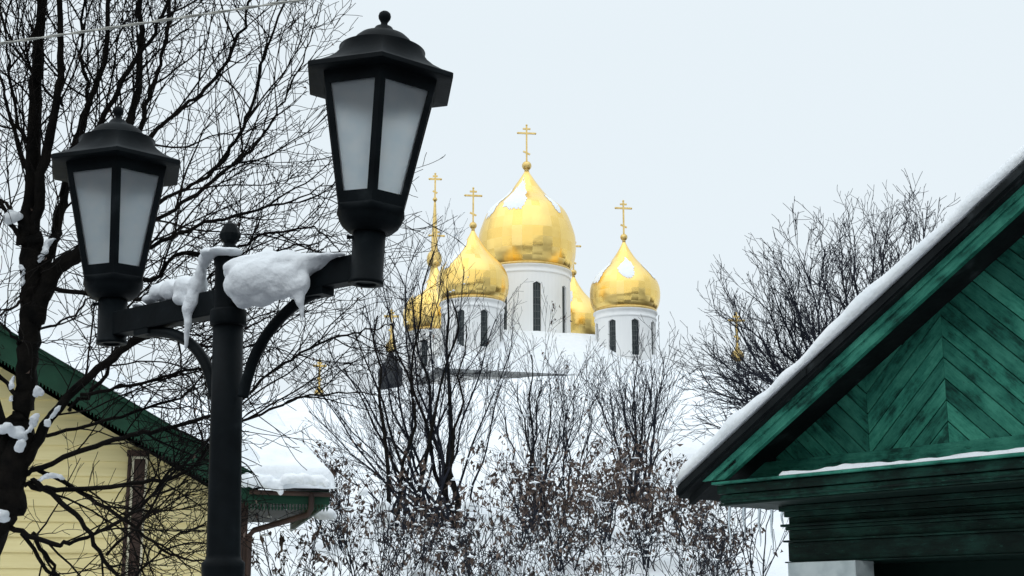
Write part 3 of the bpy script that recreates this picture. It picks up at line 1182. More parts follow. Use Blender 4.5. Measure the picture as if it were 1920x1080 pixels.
lsn = [(258, 573, 4.74, (14, 16, 5)), (280, 562, 4.70, (16, 18, 10)), (300, 548, 4.66, (22, 24, 18)), (325, 545, 4.62, (26, 28, 22)), (350, 540, 4.56, (26, 30, 24)), (372, 535, 4.52, (18, 24, 24)),
       (340, 560, 4.54, (18, 20, 14)), (352, 580, 4.50, (12, 12, 20)), (352, 605, 4.49, (9, 9, 22)), (350, 630, 4.49, (7, 7, 18)), (349, 648, 4.49, (6, 6, 9)), (362, 560, 4.50, (14, 14, 22)),
       (377, 510, 4.50, (11, 14, 20)), (383, 488, 4.47, (13, 18, 16)), (392, 474, 4.43, (18, 22, 10)), (412, 471, 4.39, (22, 24, 8)), (436, 472, 4.39, (22, 24, 7)), (402, 475, 4.46, (20, 20, 7))]
snow_blob('snow_heap', ballsP(lsn), 0.0050, 'snow heap on the left lamp arm and post top with a long drip', group=None, seed=2, rough=0.3)


# ------------------------------------------------------------------ green gabled house
GA = R(39)
GU = Vector((math.sin(GA), -math.cos(GA), 0))
GN = Vector((-math.cos(GA), -math.sin(GA), 0))
GP = W(1778, 800, 9.0)


def hit(px, py, w=0.0):
    r = ray(px, py)
    p0 = GP + GN * w
    t = (p0 - EYE).dot(GN) / r.dot(GN)
    q = EYE + r * t
    return (q - GP).dot(GU), q.z


def G(u, z, w):
    return Vector((GP.x, GP.y, 0)) + GU * u + GN * w + Vector((0, 0, z))


def gbox(mb, u0, u1, z0, z1, w0, w1, mi=0):
    mb.hexa([G(u0, z0, w0), G(u1, z0, w0), G(u1, z0, w1), G(u0, z0, w1), G(u0, z1, w0), G(u1, z1, w0), G(u1, z1, w1), G(u0, z1, w1)], mi)


def set_tone(o, seed, ang=0.0):
    me = o.data
    bv = me.attributes.new('bvec', 'FLOAT_VECTOR', 'POINT')
    ca, sa = math.cos(ang), math.sin(ang)
    mw_ = world_of(o.parent)
    flat = []
    for v in me.vertices:
        q = mw_ @ v.co - GP
        u_, z_, w_ = q.dot(GU), q.z, q.dot(GN)
        flat += [ca * u_ + sa * z_, -sa * u_ + ca * z_, w_]
    bv.data.foreach_set('vector', flat)
    rg = random.Random(seed)
    at = me.attributes.new('tone', 'FLOAT', 'POINT')
    nv = len(me.vertices)
    vals = []
    # one tone per 8-vertex board
    for i in range(0, nv, 8):
        t = rg.random()
        vals += [t] * min(8, nv - i)
    at.data.foreach_set('value', vals)


OH, CW = 0.42, 0.42
uA, zA = hit(1320, 902, OH)
uB, zB = hit(1920, 348, OH)
slope = (zB - zA) / (uB - uA)
UAP = 1.45                                    # gable axis
rake = lambda u: zA + slope * ((u if u <= UAP else 2 * UAP - u) - uA)
zApex = rake(UAP)
sang = math.atan(slope)
uE = hit(1272, 925, OH + .06)[0]                   # lower end of the roof
gz0 = 0.0
ghouse = thing('wooden_house', 'old green wooden house with zigzag boarded gable and snow along its roof edge', 'house', tuple(G(UAP, 0, -3)))
print('HOUSE', math.degrees(sang), zA, uA, uE, zApex)
zL = hit(1335, 905, CW)[1]                   # cornice ledge
zC = hit(1343, 944, CW)[1]                   # cornice bottom
uW = hit(1488, 1000, -.02)[0]                 # wall corner
zF = hit(1632, 1051, -.02)[1]                 # frieze bottom
print('CORNICE', zL, zC, uW, zF)
uW2 = 2 * UAP - uW
uE2 = 2 * UAP - uE
# gable boarding: columns of slanting boards meeting in zigzags
mb = MB()
per = -hit(1628, 800, 0)[0]
rg = random.Random(4)
bs = 0.138
colsu = [(-3 * per, -2 * per, -1), (-2 * per, -per, -1), (-per, 0, 1), (0, UAP, -1), (UAP, 2 * UAP, 1), (2 * UAP, 2 * UAP + per, -1), (2 * UAP + per, 2 * UAP + 3 * per, 1)]
tanb = math.tan(R(43))
zr = {0: zL - 0.12}
bm = bmesh.new()
zpk = hit(1778, 790, 0)[1]
for (ua, ub, sg) in colsu:
    du = ub - ua
    # height of seam family at this column's ends so that seams meet at the shared edges
    for k in range(-26, 34):
        if sg > 0:
            zb_ = zpk + k * bs if ub <= 0.001 else zpk - UAP * tanb + k * bs + du * tanb
            z_l, z_r = zb_ - du * tanb, zb_
        else:
            z0_ = zpk + k * bs if ua > -0.001 and ua < UAP - .01 else zpk - per * tanb + k * bs + du * tanb
            z_l, z_r = z0_, z0_ - du * tanb
        if max(z_l, z_r) < zL - .1 or min(z_l, z_r) > zApex + .1:
            continue
        gp = 0.0055
        j = rg.uniform(-.002, .004)
        lo = [G(ua + .001, z_l + gp, -.03), G(ub - .001, z_r + gp, -.03), G(ub - .001, z_r + gp, j), G(ua + .001, z_l + gp, j)]
        hi = [p + Vector((0, 0, bs - 2 * gp)) for p in lo]
        vs = [bm.verts.new(p) for p in lo + hi]
        for q in ((3, 2, 1, 0), (4, 5, 6, 7), (0, 1, 5, 4), (1, 2, 6, 5), (2, 3, 7, 6), (3, 0, 4, 7)):
            bm.faces.new([vs[i] for i in q])
tone_l = bm.verts.layers.float.new('tone')
bvec_l = bm.verts.layers.float_vector.new('bvec')
bm.verts.ensure_lookup_table()
for i in range(0, len(bm.verts), 8):
    t = rg.random()
    for q in range(8):
        v_ = bm.verts[i + q]
        v_[tone_l] = t
        o_ = bm.verts[i].co
        ex = (bm.verts[i + 1].co - o_).normalized()
        ey = (bm.verts[i + 4].co - o_)
        ey = (ey - ex * ey.dot(ex)).normalized()
        v_[bvec_l] = Vector(((v_.co - o_).dot(ex) + t * 50, (v_.co - o_).dot(ey) + t * 31, 0))


def bis(bm, co_, no_):
    bmesh.ops.bisect_plane(bm, geom=list(bm.verts) + list(bm.edges) + list(bm.faces), plane_co=co_, plane_no=no_, clear_outer=True)


nl = (GU * -math.sin(sang) + Vector((0, 0, math.cos(sang)))).normalized()
nr_ = (GU * math.sin(sang) + Vector((0, 0, math.cos(sang)))).normalized()
bis(bm, G(uA, rake(uA) - .01, 0), nl)
bis(bm, G(2 * UAP - uA, rake(uA) - .01, 0), nr_)
bis(bm, G(0, zL - .02, 0), Vector((0, 0, -1)))
me = bpy.data.meshes.new('gable_boarding')
mw = world_of(ghouse).inverted()
for v in bm.verts:
    v.co = mw @ v.co
bm.to_mesh(me)
bm.free()
me.materials.append(M_GREEN)
o = bpy.data.objects.new('gable_boarding', me)
COL.objects.link(o)
o.parent = ghouse
# dark sheathing behind the boards, walls
mb = MB()
mb.face([G(uW, zL - .1, -.035), G(uW2, zL - .1, -.035), G(UAP + .0, zApex - .05, -.035)])
gbox(mb, uW, uW2, zF, zL - .02, -5.0, -.04)
gbox(mb, uW + .02, uW2 - .02, -.1, zF - .002, -5.0, -.55)
gbox(mb, uW, uW + .25, -.1, zF - .002, -.545, -.10)
gbox(mb, uW2 - .25, uW2, -.1, zF - .002, -.545, -.10)
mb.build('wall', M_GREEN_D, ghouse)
# foot board of the gable field
mb = MB()
zfb = hit(1628, 868, .03)[1]
zft = hit(1628, 846, .03)[1]
gbox(mb, uA + .02, 2 * UAP - uA - .02, zfb - .06, zft, 0.008, .03)
o = mb.build('foot_board', M_GREEN, ghouse, bevel=.004)
set_tone(o, 3)
# cornice: stepped mouldings under a sloping ledge
mb = MB()
ch_ = zL - zC
uC = hit(1337, 910, CW)[0]
uC2 = 2 * UAP - uC
gbox(mb, uC, uC2, zL - .018, zL, -.0, CW + .02)
o = mb.build('ledge', M_GREEN, ghouse, bevel=.004)
set_tone(o, 5)
mb = MB()
gbox(mb, uC + .02, uC2 - .02, zL - .022 - ch_ * .42, zL - .024, .0, CW - .015)
gbox(mb, uC + .03, uC2 - .03, zC + .0, zL - .024 - ch_ * .44, .0, CW - .035)
gbox(mb, uC + .03, uC2 - .03, zC + ch_ * .13, zC + ch_ * .22, CW - .034, CW - .02)
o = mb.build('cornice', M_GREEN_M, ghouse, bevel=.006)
set_tone(o, 8)
mb = MB()                                     # soffit under the side eaves and cornice
gbox(mb, uC + .01, uW + .05, zC - .015, zC - .003, -5.0, CW - .04)
gbox(mb, uW2 - .05, uC2 - .01, zC - .015, zC - .003, -5.0, CW - .04)
gbox(mb, uC + .0, uC + .03, zC, zL - .03, -5.0, -.004)
gbox(mb, uC2 - .03, uC2, zC, zL - .03, -5.0, -.004)
gbox(mb, uW + .05, uW2 - .05, zC - .014, zC - .004, -.04, CW - .04)
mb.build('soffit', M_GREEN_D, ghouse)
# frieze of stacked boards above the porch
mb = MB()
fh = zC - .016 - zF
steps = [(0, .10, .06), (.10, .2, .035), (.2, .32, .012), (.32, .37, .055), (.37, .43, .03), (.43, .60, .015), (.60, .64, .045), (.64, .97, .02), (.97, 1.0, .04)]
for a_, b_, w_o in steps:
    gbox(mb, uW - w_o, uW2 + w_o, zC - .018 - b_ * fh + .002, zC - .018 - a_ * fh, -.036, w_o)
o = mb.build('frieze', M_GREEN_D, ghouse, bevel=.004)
set_tone(o, 17)
# bargeboards and roof slopes
rt = 0.086                                    # thickness of the roof edge, upright
for sd_, nm in ((-1, 'l'), (1, 'r')):
    def X(u):
        return u if sd_ < 0 else 2 * UAP - u
    mb = MB()
    ue = uA - .02
    bh = .118
    for (w0, w1, t0, t1) in ((OH - .038, OH, bh, 0.0), (OH + .002, OH + .014, bh * .42, .002)):
        zz1 = rake(UAP)
        zcut = zA - .004
        q4 = [(uA - .02 + (zcut - rake(uA - .02) + t0) / slope, zcut), (UAP, zz1 - t0), (UAP, zz1 - t1), (uA - .02 + (zcut - rake(uA - .02) + t1) / slope, zcut)]
        ring = lambda w_: [G(X(u_), z_, w_) for u_, z_ in q4]
        mb.hexa(ring(w0) + ring(w1))
    o = mb.build('bargeboard', M_GREEN, ghouse)
    set_tone(o, 11, sang if sd_ < 0 else -sang)
    mb = MB()
    k0 = rake(UAP) + .003
    zE_ = rake(uA) + slope * (uE - uA) + .003
    mb.hexa([G(X(uE), zE_, -5.3), G(X(UAP), k0, -5.3), G(X(UAP), k0, OH + .06), G(X(uE), zE_, OH + .06),
             G(X(uE - .01), zE_ + rt, -5.3), G(X(UAP), k0 + rt, -5.3), G(X(UAP), k0 + rt, OH + .06), G(X(uE - .01), zE_ + rt, OH + .06)])
    # overlapping edge boards and battens, ragged lower end
    for (a_, b_, w1) in ((.0, .36, OH + .085), (.3, .78, OH + .075), (.74, 1.0, OH + .09)):
        ua, ub = uE + (UAP - uE) * a_, uE + (UAP - uE) * b_
        za, zb = zE_ + slope * (ua - uE), zE_ + slope * (ub - uE)
        mb.hexa([G(X(ua), za + .02, OH + .062), G(X(ub), zb + .02, OH + .062), G(X(ub), zb + .02, w1), G(X(ua), za + .02, w1),
                 G(X(ua), za + rt - .02, OH + .062), G(X(ub), zb + rt - .02, OH + .062), G(X(ub), zb + rt - .02, w1), G(X(ua), za + rt - .02, w1)])
    for i in range(14):                       # rafter ends / lath tails
        w__ = OH - i * .4
        mb.hexa([G(X(uE + .05), zE_ - .045, w__ - .05), G(X(uE + .5), zE_ - .045 + slope * .45, w__ - .05), G(X(uE + .5), zE_ - .045 + slope * .45, w__), G(X(uE + .05), zE_ - .045, w__),
                 G(X(uE + .05), zE_ + .01, w__ - .05), G(X(uE + .5), zE_ + .01 + slope * .45, w__ - .05), G(X(uE + .5), zE_ + .01 + slope * .45, w__), G(X(uE + .05), zE_ + .01, w__)])
    mb.build('roof', M_TAR, ghouse)
    # snow
    A = G(X(uE - .02), zE_ + rt + .003, OH + .085)
    Dd = G(X(UAP), k0 + rt + .003, OH + .085)
    A2 = G(X(uE - .02), zE_ + rt + .003, -5.3)
    D2 = G(X(UAP), k0 + rt + .003, -5.3)
    nrm = nl if sd_ < 0 else nr_
    if sd_ < 0:
        snow_sheet('snow_blanket', A, A2, D2, Dd, (nrm + Vector((0, 0, .25)) + GN * .10).normalized(), .135, 70, 90, edge=.11, amp=.45, seed=5, nscale=1.5,
                   label='rounded snow blanket lying along the green house roof edge')
    else:
        snow_sheet('snow_blanket', A2, A, Dd, D2, (nrm + Vector((0, 0, .25))).normalized(), .15, 40, 40, edge=.16, amp=.16, seed=6, nscale=1.6,
                   label='snow blanket on the far roof slope of the green house')
# snow strip on the cornice ledge
uS = hit(1462, 890, CW)[0]
snow_sheet('snow_strip', G(uS, zL + .002, CW + .015), G(uC2 - .3, zL + .002, CW + .015), G(uC2 - .3, zL + .002, CW - .10), G(uS, zL + .002, CW - .10), Vector((0, 0, 1)), .030, 260, 10, edge=.035, amp=.7, seed=7, nscale=3.5,
           label='thin strip of snow lying on the green house cornice ledge')
# white pilaster block at the porch corner
mb = MB()
zK = hit(1478, 1055, .10)[1]
uk0, uk1 = hit(1477, 1060, .10)[0], hit(1604, 1060, .10)[0]
gbox(mb, uk0, uk1, zK - .16, zK, -.095, .10)
gbox(mb, uk0 + .03, uk1 - .03, zK - .24, zK - .162, -.09, .07)
gbox(mb, uk0 + .05, uk1 - .05, -.1, zK - .242, -.085, .05)
mb.build('pilaster', M_WHITEP, ghouse, bevel=.004)
mb = MB()
gbox(mb, 2 * UAP - uk1, 2 * UAP - uk0, zK - .16, zK, -.095, .10)
gbox(mb, 2 * UAP - uk1 + .05, 2 * UAP - uk0 - .05, -.1, zK - .162, -.085, .05)
mb.build('pilaster', M_WHITEP, ghouse, bevel=.004)
# icicles under the side eave
rg = random.Random(9)
iw = [(1367, 1022, 'thinnest'), (1394, 1004, ''), (1423, 1025, ''), (1446, 1040, ''), (1466, 992, '')]
labs = ['longest thin icicle at the outer end of the green eave', 'short icicle second from the eave corner of the green house', 'middle icicle hanging under the green house side eave',
        'thick long icicle near the green house wall', 'short icicle closest to the green house wall corner']
for (px, y_end, _), lb in zip(iw, labs):
    # on the underside of the soffit edge
    u_ = uC + .03
    r = ray(px, 948)
    p0 = G(u_, 0, 0)
    t = (p0 - EYE).dot(GU) / r.dot(GU)
    q = EYE + r * t
    w__ = (q - G(u_, 0, 0)).dot(GN)
    top = G(u_, zC - .012, w__)
    Yd = top.y
    L = top.z - zat(y_end, Yd, px)
    mb = MB()
    n_ = 9
    mb.tube([Vector((0, 0, L * (i / (n_ - 1)))) + Vector((.004 * math.sin(i), 0, 0)) for i in range(n_)], [0.0015 + .011 * (i / (n_ - 1)) ** .8 * (1 + .18 * math.sin(i * 2.3)) for i in range(n_)], 8)
    o = mb.build('icicle', M_ICE)
    o.location = (top.x, top.y, top.z - L)
    tag(o, lb, 'icicle', 'icicles under the green eave')


# ------------------------------------------------------------------ yellow house
YY = 15.0
yh_c = W(-250, 900, YY)
yhouse = thing('yellow_house', 'pale yellow clapboard house with green fretted gable trim', 'house', (W(458, 950, YY).x, YY, 0))
YPIV = Vector((W(458, 950, YY).x, YY, 0))
zw = lambda y, Y=YY: zat(y, Y)
xw = lambda px, y, Y=YY: W(px, y, Y).x
xr = xw(458, 950)
xl = 2 * yh_c.x - xr
yb1 = 14.5
# barge line at the front of the overhang
p1, p2 = W(80, 684, yb1), W(392, 862, yb1)
ysl = (p1.z - p2.z) / (p2.x - p1.x)
yr = lambda x: p2.z + (p2.x - (x if x >= yh_c.x else 2 * yh_c.x - x)) * ysl     # top edge of bargeboard
zap = yr(yh_c.x)
zE = yr(xr)
# clapboards
mb = MB()
bh = 0.155
z = -.1
while z < zap:
    z2 = z + bh
    def xlim(zz):
        return min(xr, yh_c.x + (zap - .30 - zz) / ysl)
    xa = xlim(z)
    xb = xlim(z2)
    if xa - yh_c.x < .05:
        break
    xa2, xb2 = 2 * yh_c.x - xa, 2 * yh_c.x - xb
    mb.face([Vector((xa2, YY - .022, z)), Vector((xa, YY - .022, z)), Vector((xb, YY - .004, z2)), Vector((xb2, YY - .004, z2))])
    mb.face([Vector((xa2, YY + .01, z)), Vector((xa, YY + .01, z)), Vector((xa, YY - .022, z)), Vector((xa2, YY - .022, z))])
    z = z2
for xx in (xl, xr):
    mb.face([Vector((xx, YY, -.1)), Vector((xx, YY + 7, -.1)), Vector((xx, YY + 7, zE)), Vector((xx, YY, zE))])
mb.face([Vector((xl, YY + 7, -.1)), Vector((xr, YY + 7, -.1)), Vector((xr, YY + 7, zE)), Vector((yh_c.x, YY + 7, zap)), Vector((xl, YY + 7, zE))])
mb.build('wall', M_SIDING, yhouse)
# bargeboards with fretted edge
bt = .27
for sg in (1, -1):
    def X2(x):
        return x if sg > 0 else 2 * yh_c.x - x
    x0, x1 = yh_c.x, xr + .05
    mb = MB()
    mb.hexa([Vector((X2(x0), yb1, yr(x0) - bt)), Vector((X2(x1), yb1, yr(x1) - bt)), Vector((X2(x1), yb1 + .03, yr(x1) - bt)), Vector((X2(x0), yb1 + .03, yr(x0) - bt)),
             Vector((X2(x0), yb1, yr(x0))), Vector((X2(x1), yb1, yr(x1))), Vector((X2(x1), yb1 + .03, yr(x1))), Vector((X2(x0), yb1 + .03, yr(x0)))])
    bb = mb.build('bargeboard', M_DKGREEN, yhouse)
    mb = MB()
    n_ = int((x1 - x0) / .034)
    for i in range(n_):
        xa = x0 + (x1 - x0) * i / n_
        xm = xa + .010
        xb = xa + .024
        for (ya,) in ((yb1 + .006,),):
            zt = yr(xm) - bt + .01
            mb.hexa([Vector((X2(xm), ya, zt - .045)), Vector((X2(xm + .006), ya, zt - .045)), Vector((X2(xm + .006), ya + .018, zt - .045)), Vector((X2(xm), ya + .018, zt - .045)),
                     Vector((X2(xa), ya, zt)), Vector((X2(xb), ya, zt)), Vector((X2(xb), ya + .018, zt)), Vector((X2(xa), ya + .018, zt))])
    mb.build('fretwork', M_DKGREEN, bb)
    mb = MB()
    x1b = xr + .15
    mb.hexa([Vector((X2(x0), yb1 - .05, yr(x0) + .003)), Vector((X2(x1b), yb1 - .05, yr(x1b) + .003)), Vector((X2(x1b), YY + 7.4, yr(x1b) + .003)), Vector((X2(x0), YY + 7.4, yr(x0) + .003)),
             Vector((X2(x0), yb1 - .05, yr(x0) + .05)), Vector((X2(x1b), yb1 - .05, yr(x1b) + .05)), Vector((X2(x1b), YY + 7.4, yr(x1b) + .05)), Vector((X2(x0), YY + 7.4, yr(x0) + .05))])
    mb.hexa([Vector((X2(x0), yb1 + .032, yr(x0) - .04)), Vector((X2(x1), yb1 + .032, yr(x1) - .04)), Vector((X2(x1), YY + 7.3, yr(x1) - .04)), Vector((X2(x0), YY + 7.3, yr(x0) - .04)),
             Vector((X2(x0), yb1 + .032, yr(x0))), Vector((X2(x1), yb1 + .032, yr(x1))), Vector((X2(x1), YY + 7.3, yr(x1))), Vector((X2(x0), YY + 7.3, yr(x0)))])
    mb.build('roof', M_DKGREEN, yhouse)
    q = lambda x, y: Vector((X2(x), y, yr(x) + .053))
    if sg > 0:
        snow_sheet('snow_blanket', q(x1b + .02, yb1 - .07), q(x1b + .02, YY + 7.4), q(x0, YY + 7.4), q(x0, yb1 - .07), Vector((.35, 0, 1)).normalized(), .24, 40, 70, edge=.22, amp=.22, seed=12,
                   label='deep snow lying on the yellow house roof above green gable trim')
    else:
        snow_sheet('snow_blanket', q(x1b + .02, YY + 7.4), q(x1b + .02, yb1 - .07), q(x0, yb1 - .07), q(x0, YY + 7.4), Vector((-.35, 0, 1)).normalized(), .24, 20, 30, edge=.22, amp=.22, seed=13,
                   label='deep snow on the hidden far slope of the yellow house')
# corner board, window
mb = MB()
mb.box(T((xr - .02, YY - .045, zE / 2)), .12, .04, zE + .2)
mb.build('corner_board', M_BROWN, yhouse)
wx0, wx1 = xw(251, 950), xw(277, 950)
wt = zw(866)
mb = MB()
mb.box(T(((wx0 + wx1) / 2, YY - .03, wt - .9)), wx1 - wx0 - .035, .03, 1.8)
win = mb.build('window', M_BROWN, yhouse)
mb = MB()
mb.box(T((wx0 + .005, YY - .04, wt - .9)), .022, .05, 1.84)
mb.box(T((wx1 - .005, YY - .04, wt - .9)), .022, .05, 1.84)
mb.box(T(((wx0 + wx1) / 2, YY - .04, wt + .011)), wx1 - wx0 + .03, .05, .022)
mb.build('frame', M_CREAM, win)
mb = MB()
mb.box(T(((wx0 + wx1) / 2 - .02, YY - .05, wt + .055)), wx1 - wx0 + .08, .08, .06)
mb.box(T((wx0 - .03, YY - .035, wt - .9)), .035, .03, 1.85)
mb.build('casing', M_BROWN, win)
# porch roof to the right of the gable
ye = 14.5
pA, pB = W(446, 916, ye), W(597, 916, ye)
pC, pD_ = W(585, 782, 17.4), W(500, 752, 17.4)
mb = MB()
zt_, zb_ = zat(918, ye), zat(943, ye)
mb.hexa([Vector((pA.x, ye + .02, zb_)), Vector((pB.x, ye + .02, zb_)), Vector((pB.x, ye + .05, zb_)), Vector((pA.x, ye + .05, zb_)),
         Vector((pA.x, ye + .02, zt_)), Vector((pB.x, ye + .02, zt_)), Vector((pB.x, ye + .05, zt_)), Vector((pA.x, ye + .05, zt_))])
mb.hexa([Vector((pB.x - .03, ye + .052, zb_)), Vector((pB.x, ye + .052, zb_)), Vector((pB.x, 19.4, zb_)), Vector((pB.x - .03, 19.4, zb_)),
         Vector((pB.x - .03, ye + .052, zt_)), Vector((pB.x, ye + .052, zt_)), Vector((pB.x, 19.4, zt_)), Vector((pB.x - .03, 19.4, zt_))])
pf = mb.build('porch_fascia', M_DKGREEN, yhouse)
mb = MB()
n_ = 25
zh = zat(956, ye)
for i in range(n_):
    xa = pA.x + (pB.x - pA.x) * i / n_
    wq = (pB.x - pA.x) / n_
    # a picket with a pierced head
    mb.hexa([Vector((xa + wq * .15, ye + .028, zb_ - .035)), Vector((xa + wq * .55, ye + .028, zb_ - .035)), Vector((xa + wq * .55, ye + .043, zb_ - .035)), Vector((xa + wq * .15, ye + .043, zb_ - .035)),
             Vector((xa + wq * .15, ye + .028, zb_)), Vector((xa + wq * .55, ye + .028, zb_)), Vector((xa + wq * .55, ye + .043, zb_)), Vector((xa + wq * .15, ye + .043, zb_))])
    mb.hexa([Vector((xa + wq * .28, ye + .028, zh)), Vector((xa + wq * .42, ye + .028, zh)), Vector((xa + wq * .42, ye + .043, zh)), Vector((xa + wq * .28, ye + .043, zh)),
             Vector((xa, ye + .028, zb_ - .034)), Vector((xa + wq * .9, ye + .028, zb_ - .034)), Vector((xa + wq * .9, ye + .043, zb_ - .034)), Vector((xa, ye + .043, zb_ - .034))])
mb.build('fretwork', M_DKGREEN, pf)
mb = MB()
mb.face([pA, pB, pC, pD_])
pE = Vector((pB.x, 19.4, pB.z))
mb.face([pB, pE, pC])
mb.face([pA + Vector((0, 0, -.03)), pE + Vector((0, 0, -.03)), pB + Vector((0, 0, -.03))])
mb.face([pA + Vector((0, 0, -.03)), Vector((pA.x, 19.4, pA.z - .03)), pE + Vector((0, 0, -.03))])
mb.build('porch_roof', M_DARKROOF, yhouse)
un = (pB - pA).cross(pD_ - pA).normalized()
snow_sheet('snow_blanket', pA + Vector((0, -.11, .006)), pB + Vector((.05, -.11, .006)), pC + un * .02, pD_ + un * .02, (un + Vector((0, 0, 1))).normalized(), .20, 90, 90, edge=.13, amp=.34, seed=21, nscale=1.6, droop=.07,
           label='smooth snow blanket on the porch roof beside the lamp post')
mb = MB()
gy = ye - .03
mb.tube([Vector((pA.x, gy, pA.z - .035)), Vector((pB.x, gy, pA.z - .05))], [.025, .025], 12)
q0 = W(562, 922, ye)
pts = [Vector((q0.x, gy, q0.z)), Vector((q0.x, gy, zat(952, ye))), W(556, 963, ye), W(472, 994, YY - .09), W(464, 1003, YY - .09)]
lastx = pts[-1].x
pts += [Vector((lastx, YY - .09, pts[-1].z - .12)), Vector((lastx, YY - .09, 0.15))]
mb.tube(pts, [.030] * len(pts), 12)
mb.build('downpipe', M_BROWN, yhouse)


# the whole house stands turned a little to the right about its near corner
YROT = R(13)
for o in list(bpy.data.objects):
    if o is yhouse:
        o.rotation_euler.z = YROT
    elif o.parent is None and o.get('label') and ('yellow house' in o['label'] or 'porch roof beside' in o['label']):
        o.location = YPIV + Matrix.Rotation(YROT, 3, 'Z') @ (o.location - YPIV)
        o.rotation_euler.z = YROT


# ------------------------------------------------------------------ trees
k15 = 14.5 / F
bl = []
for (px, py, rr) in ((462, 900, (16, 14, 13)), (480, 902, (18, 15, 14)), (500, 905, (18, 16, 13)), (516, 910, (14, 13, 12)), (526, 919, (7, 8, 9)), (545, 898, (20, 12, 11)), (570, 898, (20, 12, 10)), (595, 900, (18, 12, 10)), (610, 906, (9, 10, 9))):
    bl.append((W(px, py, 14.42), tuple(v * k15 for v in rr)))
    bl.append((W(px, py - 12, 14.75), tuple(v * k15 * 1.2 for v in rr)))
snow_blob('snow_heap', bl, .013, 'overhanging lip of snow sagging over the porch gutter beside the lamp post', seed=44, rough=.8)


class Tree:
    def __init__(self, seed, twig_min, sides=(6, 4, 3)):
        self.trunk = MB()
        self.crown = MB()
        self.leaves = MB()
        self.rng = random.Random(seed)
        self.twig_min = twig_min
        self.sides = sides
        self.spots = []
        self.count = 0
        self.prune = None

    def limb(self, pts, r0, r1, thick, power=1.0):
        n = len(pts)
        rad = [max(self.twig_min, r0 + (r1 - r0) * (i / (n - 1)) ** power) for i in range(n)]
        if self.prune and not thick and self.prune(pts[len(pts) // 2]) and self.rng.random() < .72:
            return None
        m = self.trunk if thick else self.crown
        m.tube(pts, rad, self.sides[0] if thick else (self.sides[1] if r0 > self.twig_min * 3 else self.sides[2]), cap=thick)
        return rad

    def grow(self, p, d, L, r, up, wob, nseg):
        rg = self.rng
        pts = [p.copy()]
        d = d.normalized()
        st = L / nseg
        for i in range(nseg):
            d = d + Vector((rg.gauss(0, wob), rg.gauss(0, wob), rg.gauss(0, wob))) + Vector((0, 0, up))
            d.normalize()
            pts.append(pts[-1] + d * st)
        return pts

    def sprout(self, pts, rad, lev, spec):
        """side shoots along a limb; spec[lev] = spacing, length, angle, up, wob, radius factor, start"""
        if lev >= len(spec):
            return
        sp = spec[lev]
        rg = self.rng
        # arc length walk
        tot = sum((pts[i + 1] - pts[i]).length for i in range(len(pts) - 1))
        if tot < 1e-4:
            return
        s = tot * sp.get('start', 0.15) + rg.random() * sp['gap']
        acc = 0
        i = 0
        side = rg.random() * 6.28
        while s < tot:
            while i < len(pts) - 2 and acc + (pts[i + 1] - pts[i]).length < s:
                acc += (pts[i + 1] - pts[i]).length
                i += 1
            seg = pts[i + 1] - pts[i]
            f = (s - acc) / max(1e-6, seg.length)
            p = pts[i] + seg * min(1, f)
            t = seg.normalized()
            a = t.cross(Vector((rg.gauss(0, 1), rg.gauss(0, 1), rg.gauss(0, 1))))
            if a.length < 1e-3:
                a = Vector((1, 0, 0))
            a.normalize()
            an = sp['ang'] * rg.uniform(0.6, 1.35)
            d = t * math.cos(an) + a * math.sin(an)
            d.y *= sp.get('flat', 1.0)
            frac = s / tot
            L = sp['len'] * rg.uniform(.5, 1.4) * (1.15 - .6 * frac) * sp.get('scale', 1)
            rr = max(self.twig_min, min(rad[min(i, len(rad) - 1)] * .75, sp['r'] * rg.uniform(.75, 1.25)))
            ns = sp.get('seg', 4)
            q = self.grow(p, d, L, rr, sp['up'], sp['wob'], ns)
            rd = self.limb(q, rr, rr * .35, False)
            if rd is None:                    # left out: nothing grows from it
                s += sp['gap'] * rg.uniform(.5, 1.6)
                continue
            self.count += 1
            if sp.get('leaf') and rg.random() < sp['leaf']:
                self.spots.append((q[-1], (q[-1] - q[-2]).normalized()))
            self.sprout(q, rd, lev + 1, spec)
            s += sp['gap'] * rg.uniform(.5, 1.6)

    def leaf(self, p, d, L, wd_):
        rg = self.rng
        ax_ = (Vector((rg.gauss(0, .5), rg.gauss(0, .5), -1 + rg.gauss(0, .45)))).normalized()
        b = ax_.cross(Vector((rg.gauss(0, 1), rg.gauss(0, 1), .2))).normalized()
        n_ = ax_.cross(b)
        m0 = p + ax_ * L * .08
        m1 = p + ax_ * L * .5 + n_ * L * .12
        m2 = p + ax_ * L
        cu = n_ * (wd_ * rg.uniform(.1, .6))
        lf, rt_ = m1 - b * wd_ * .5 + cu, m1 + b * wd_ * .5 + cu
        self.leaves.face([m0, rt_, m1])
        self.leaves.face([m0, m1, lf])
        self.leaves.face([m1, rt_, m2])
        self.leaves.face([m1, m2, lf])

    def finish(self, name, label, cat, base, group=None, twig=None, bark=None, leafmat=None):
        o = thing(name, label, cat, tuple(base), group)
        if self.trunk.f:
            self.trunk.build('trunk', bark or M_BARK, o)
        if self.crown.f:
            self.crown.build('crown', twig or M_TWIG, o)
        if getattr(self, 'dust', None):
            self.dust.build('snow_dusting', M_SNOW, o)['kind'] = 'stuff'
        if self.leaves.f:
            self.leaves.build('leaves', leafmat or M_LEAF, o)
        return o


def smooth_pts(pts, n=5):
    return [Vector(p) for p in catmull([tuple(p) for p in pts], n)]


# --- the big bare tree at the left, close behind the lamp
tr = Tree(3, 0.0019)


